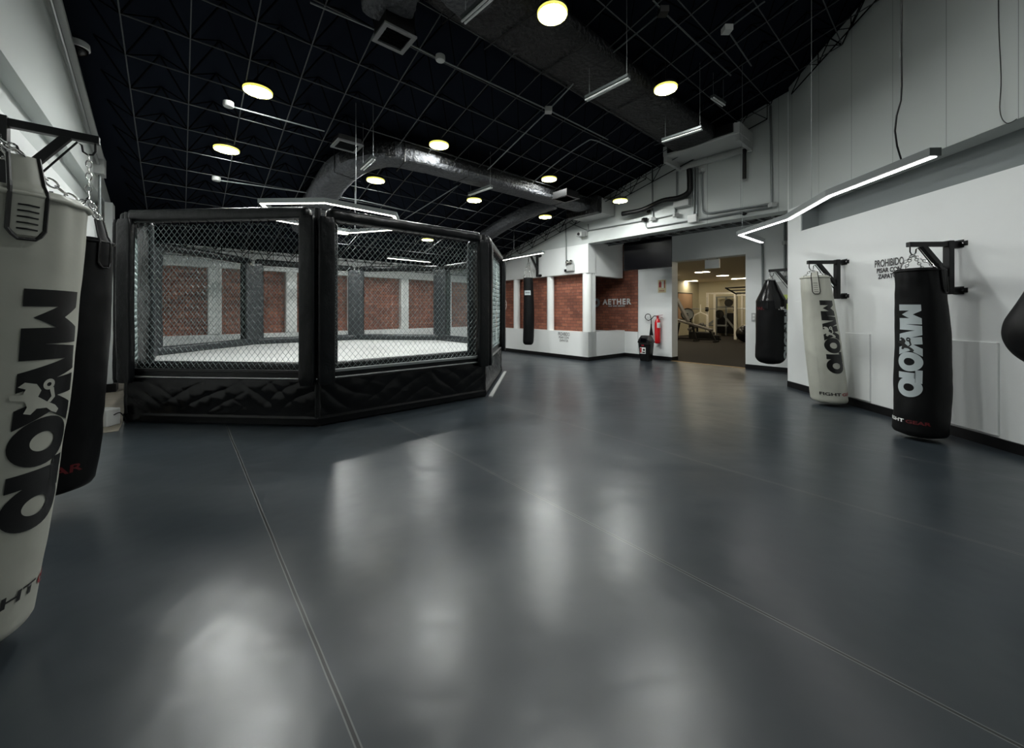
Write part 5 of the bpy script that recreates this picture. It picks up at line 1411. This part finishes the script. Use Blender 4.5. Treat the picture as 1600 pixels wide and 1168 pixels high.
# power rack with barbell
p, g = frame(1128, 19.2)
t = thing('power_rack', 'cream power rack standing in the middle of the gym', 'power rack', tuple(p))
for x in (-.70, .62):
    for y in (0.0, .9):
        mb = MB(); mb.box(x - .045, x + .045, y - .045, y + .045, 0, 2.25, g); up_ = obj('upright', mb, 'rackwhite', t, bevel=.006)
        if y == 0.0:
            mb = MB()
            for k in range(20): mb.box(x - .015, x + .015, -.049, -.046, .25 + k * .09, .28 + k * .09, g)
            obj('holes', mb, 'ink', up_)
mb = MB()
for y in (0, .9): mb.box(-.70, .62, y - .03, y + .03, 2.19, 2.25, g)
for x in (-.70, .62): mb.box(x - .03, x + .03, 0, .9, 2.19, 2.25, g); mb.box(x - .03, x + .03, 0, .9, 0, .08, g)
obj('crossbeams', mb, 'rackwhite', t)
mb = MB(); mb.box(-.76, -.64, -.12, 0, 1.30, 1.50, g); mb.box(.56, .68, -.12, 0, 1.30, 1.50, g); obj('bar_hooks', mb, 'black', t)
t = thing('barbell', 'long steel barbell resting on the power rack', 'barbell', tuple(p + Vector((0, 0, 1.42)) - BD * .14)); mb = MB(); mb.tube([g(-1.5, 0, 0), g(1.2, 0, 0)], .018, 8); obj('bar', mb, 'steel', t)
mb = MB(); mb.tube([g(-1.5, 0, 0), g(-1.0, 0, 0)], .028, 8); mb.tube([g(.95, 0, 0), g(1.3, 0, 0)], .028, 8); obj('sleeves', mb, 'steel', t)
# second rack with monkey bars
p, g = frame(1149, 17.6)
t = thing('power_rack', 'tall cream rack with black pull-up ladder at the right of the gym entrance view', 'power rack', tuple(p))
for x, y in ((0, 0), (.55, 1.1), (1.4, 0), (1.4, 1.1)):
    mb = MB(); mb.box(x - .05, x + .05, y - .05, y + .05, 0, 2.15, g); obj('upright', mb, 'rackwhite', t, bevel=.006)
mb = MB(); mb.box(0, 1.4, -.03, .03, 2.0, 2.06, g); mb.box(.55, 1.4, 1.07, 1.13, 2.0, 2.06, g); obj('crossbeams', mb, 'rackwhite', t)
mb = MB(); mb.tube([g(-.2, -.6, 2.35), g(0.05, 0, 2.08)], .035, 8); mb.tube([g(-.2, -.6, 2.35), g(1.7, -.6, 2.35)], .03, 8); mb.tube([g(-.12, -.3, 2.24), g(1.7, -.3, 2.24)], .025, 8); mb.tube([g(0.0, 0, 2.12), g(1.7, 0, 2.12)], .03, 8); obj('pull_up_ladder', mb, 'black', t)
# incline bench with plates, left
p, g = frame(1072, 17.0)
t = thing('incline_bench', 'dark incline bench at the left of the gym entrance view', 'weight bench', tuple(p))
mb = MB(); mb.beam(g(-.55, 0, .95), g(1.1, 0, .50), .28, .09); obj('seat_pad', mb, 'mat_gray', t, bevel=.02)
mb = MB(); mb.beam(g(-.45, 0, 1.9), g(0.10, 0, .85), .26, .09); obj('back_pad', mb, 'mat_gray', t, bevel=.02)
for a_, c_ in (((-.3, 0), (-.45, 0)), ((.25, .0), (.45, 0)), ((1.0, 0), (1.25, 0))):
    mb = MB(); mb.beam(g(a_[0], 0, .80 if a_[0] < .5 else .5), g(c_[0], 0, 0), .07); mb.beam(g(c_[0], -.25, .03), g(c_[0], .25, .03), .06); obj('leg', mb, 'blackmetal', t)
mb = MB(); mb.beam(g(-.4, 0, .1), g(1.2, 0, .1), .06); obj('base_rail', mb, 'blackmetal', t)
p2 = at(1074, 18.9, 1.15); t = thing('weight_plate', 'round black weight plates on a bar at the left of the gym view', 'weight plates', tuple(p2))
ax = tuple((-BD * .8 + XB * .6).normalized()); mb = MB(); mb.lathe([(.03, -.05), (.30, -.05), (.30, .03), (.26, .045), (.20, .02), (.06, .02), (.05, .05)], (0, 0, 0), 30, ax); obj('plate', mb, 'plastic', t, auto=40)
mb = MB(); mb.lathe([(.235, .034), (.25, .046), (.255, .046), (.255, .03)], (0, 0, 0), 30, ax); obj('plate_ring', mb, 'conduit', t)
mb = MB(); mb.lathe([(.024, -1.2), (.024, .18)], (0, 0, 0), 10, ax); obj('bar', mb, 'steel', t)
mb = MB(); mb.box(-.05, .05, -.05, .05, -1.145, -.05, lambda x, y, z: Vector((x, y, z)) + (BD * .3)); obj('stand', mb, 'blackmetal', t)
# poster frame on the gym wall
aG = GA1 - .03; pf = None
u, v = ray(1071, 480); s_ = (GA1) / (CA - SA * u); o_ = Vector((u * s_, s_, 1.55)); t = thing('framed_poster', 'orange tinted framed poster on the left wall of the gym', 'poster', tuple(o_))
fr_ = lambda x, y, z: BD * x - AD * y + Vector((0, 0, z))
mb = MB(); mb.box(-1.0, .75, 0.0, .05, -.7, .75, fr_); obj('frame', mb, 'black', t); mb = MB(); mb.box(-.95, .70, .05, .055, -.65, .70, fr_); obj('print', mb, 'picture', t)
# cable machine behind
p, g = frame(1130, 20.8)
t = thing('cable_machine', 'dark cable machine behind the power rack', 'gym machine', tuple(p))
mb = MB()
for x in (-.35, .15, .65): mb.box(x - .04, x + .04, -.04, .04, 0, 2.1, g)
mb.box(-.35, .65, -.04, .04, 2.04, 2.1, g); mb.box(-.35, .65, -.04, .04, 1.5, 1.56, g); obj('tower_frame', mb, 'conduit', t)
mb = MB(); mb.box(-.28, .08, -.06, .06, .1, 1.1, g); mb.box(.22, .58, -.06, .06, .1, 1.2, g); obj('weight_stacks', mb, 'black', t)
mb = MB(); mb.beam(g(.0, -.4, 1.3), g(.9, -.5, .2), .08); mb.beam(g(-.9, -.4, .35), g(-.1, -.4, .95), .1); mb.box(-.9, .4, -.7, -.4, .50, .58, g); mb.box(-.7, -.62, -.6, -.5, 0, .5, g); obj('lever_arms', mb, 'conduit', t)
mb = MB(); mb.lathe([(.03, -.04), (.22, -.04), (.22, .04), (.03, .04)], g(.0, -.5, 1.15), 20, tuple(-BD)); mb.lathe([(.03, -.04), (.2, -.04), (.2, .04), (.03, .04)], g(.35, -.2, 1.75), 20, tuple(-BD)); obj('pulleys', mb, 'plastic', t)
# dip handle stand, dumbbells on the floor, ball, bench right
p, g = frame(1094.5, 19.5); t = thing('handle_stand', 'slim steel stand with loop handle left of the power rack', 'gym stand', tuple(p))
mb = MB(); mb.tube([g(-.35, 0, .0), g(-.35, 0, 1.0), g(-.30, 0, 1.1), g(.0, 0, 1.25), g(.30, 0, 1.1), g(.35, 0, 1.0), g(.35, 0, .0)], .03, 8); mb.tube([g(0, 0, 1.25), g(0, 0, 1.65)], .03, 8); mb.tube([g(-.4, -.2, .02), g(.4, -.2, .02)], .03, 6); mb.tube([g(-.35, -.2, .02), g(-.35, .2, .02)], .03, 6); mb.tube([g(.35, -.2, .02), g(.35, .2, .02)], .03, 6); obj('tube_frame', mb, 'rackwhite', t, auto=50)
p, g = frame(1093, 18.0); t = thing('exercise_machine', 'low dark exercise machine on the gym floor beside the stand', 'gym machine', tuple(p))
mb = MB(); mb.beam(g(-.5, 0, .42), g(.15, 0, .72), .3, .1); obj('seat_pad', mb, 'mat_gray', t, bevel=.02)
mb = MB(); mb.box(-.4, .6, -.25, .25, .04, .34, g); mb.box(.2, .9, -.15, .15, 0, .22, g); mb.box(-.5, .95, -.05, .05, 0, .08, g); mb.beam(g(-.1, 0, .3), g(-.1, 0, .55), .08); obj('base', mb, 'black', t, bevel=.03)
p = at(1165, 16.2, .34); t = thing('exercise_ball', 'black exercise ball at the right edge of the gym entrance', 'ball', (p.x, p.y, 0.0)); mb = MB(); mb.lathe([(.36 * math.sin(PI * k / 16) + .001, .36 - .36 * math.cos(PI * k / 16)) for k in range(17)], (0, 0, 0), 28); obj('ball_body', mb, 'plastic', t, smooth=True)
p, g = frame(1162, 20.9); t = thing('padded_machine', 'maroon padded machine at the right of the gym view', 'gym machine', tuple(p))
mb = MB(); mb.box(-.35, .6, -.2, .2, 1.05, 1.25, g); obj('pad', mb, 'maroon', t, bevel=.05); mb = MB(); mb.box(-.3, -.22, -.05, .05, 0, 1.05, g); mb.box(.4, .48, -.05, .05, 0, 1.05, g); mb.box(-.3, .6, -.05, .05, .62, .68, g); obj('frame', mb, 'blackmetal', t)
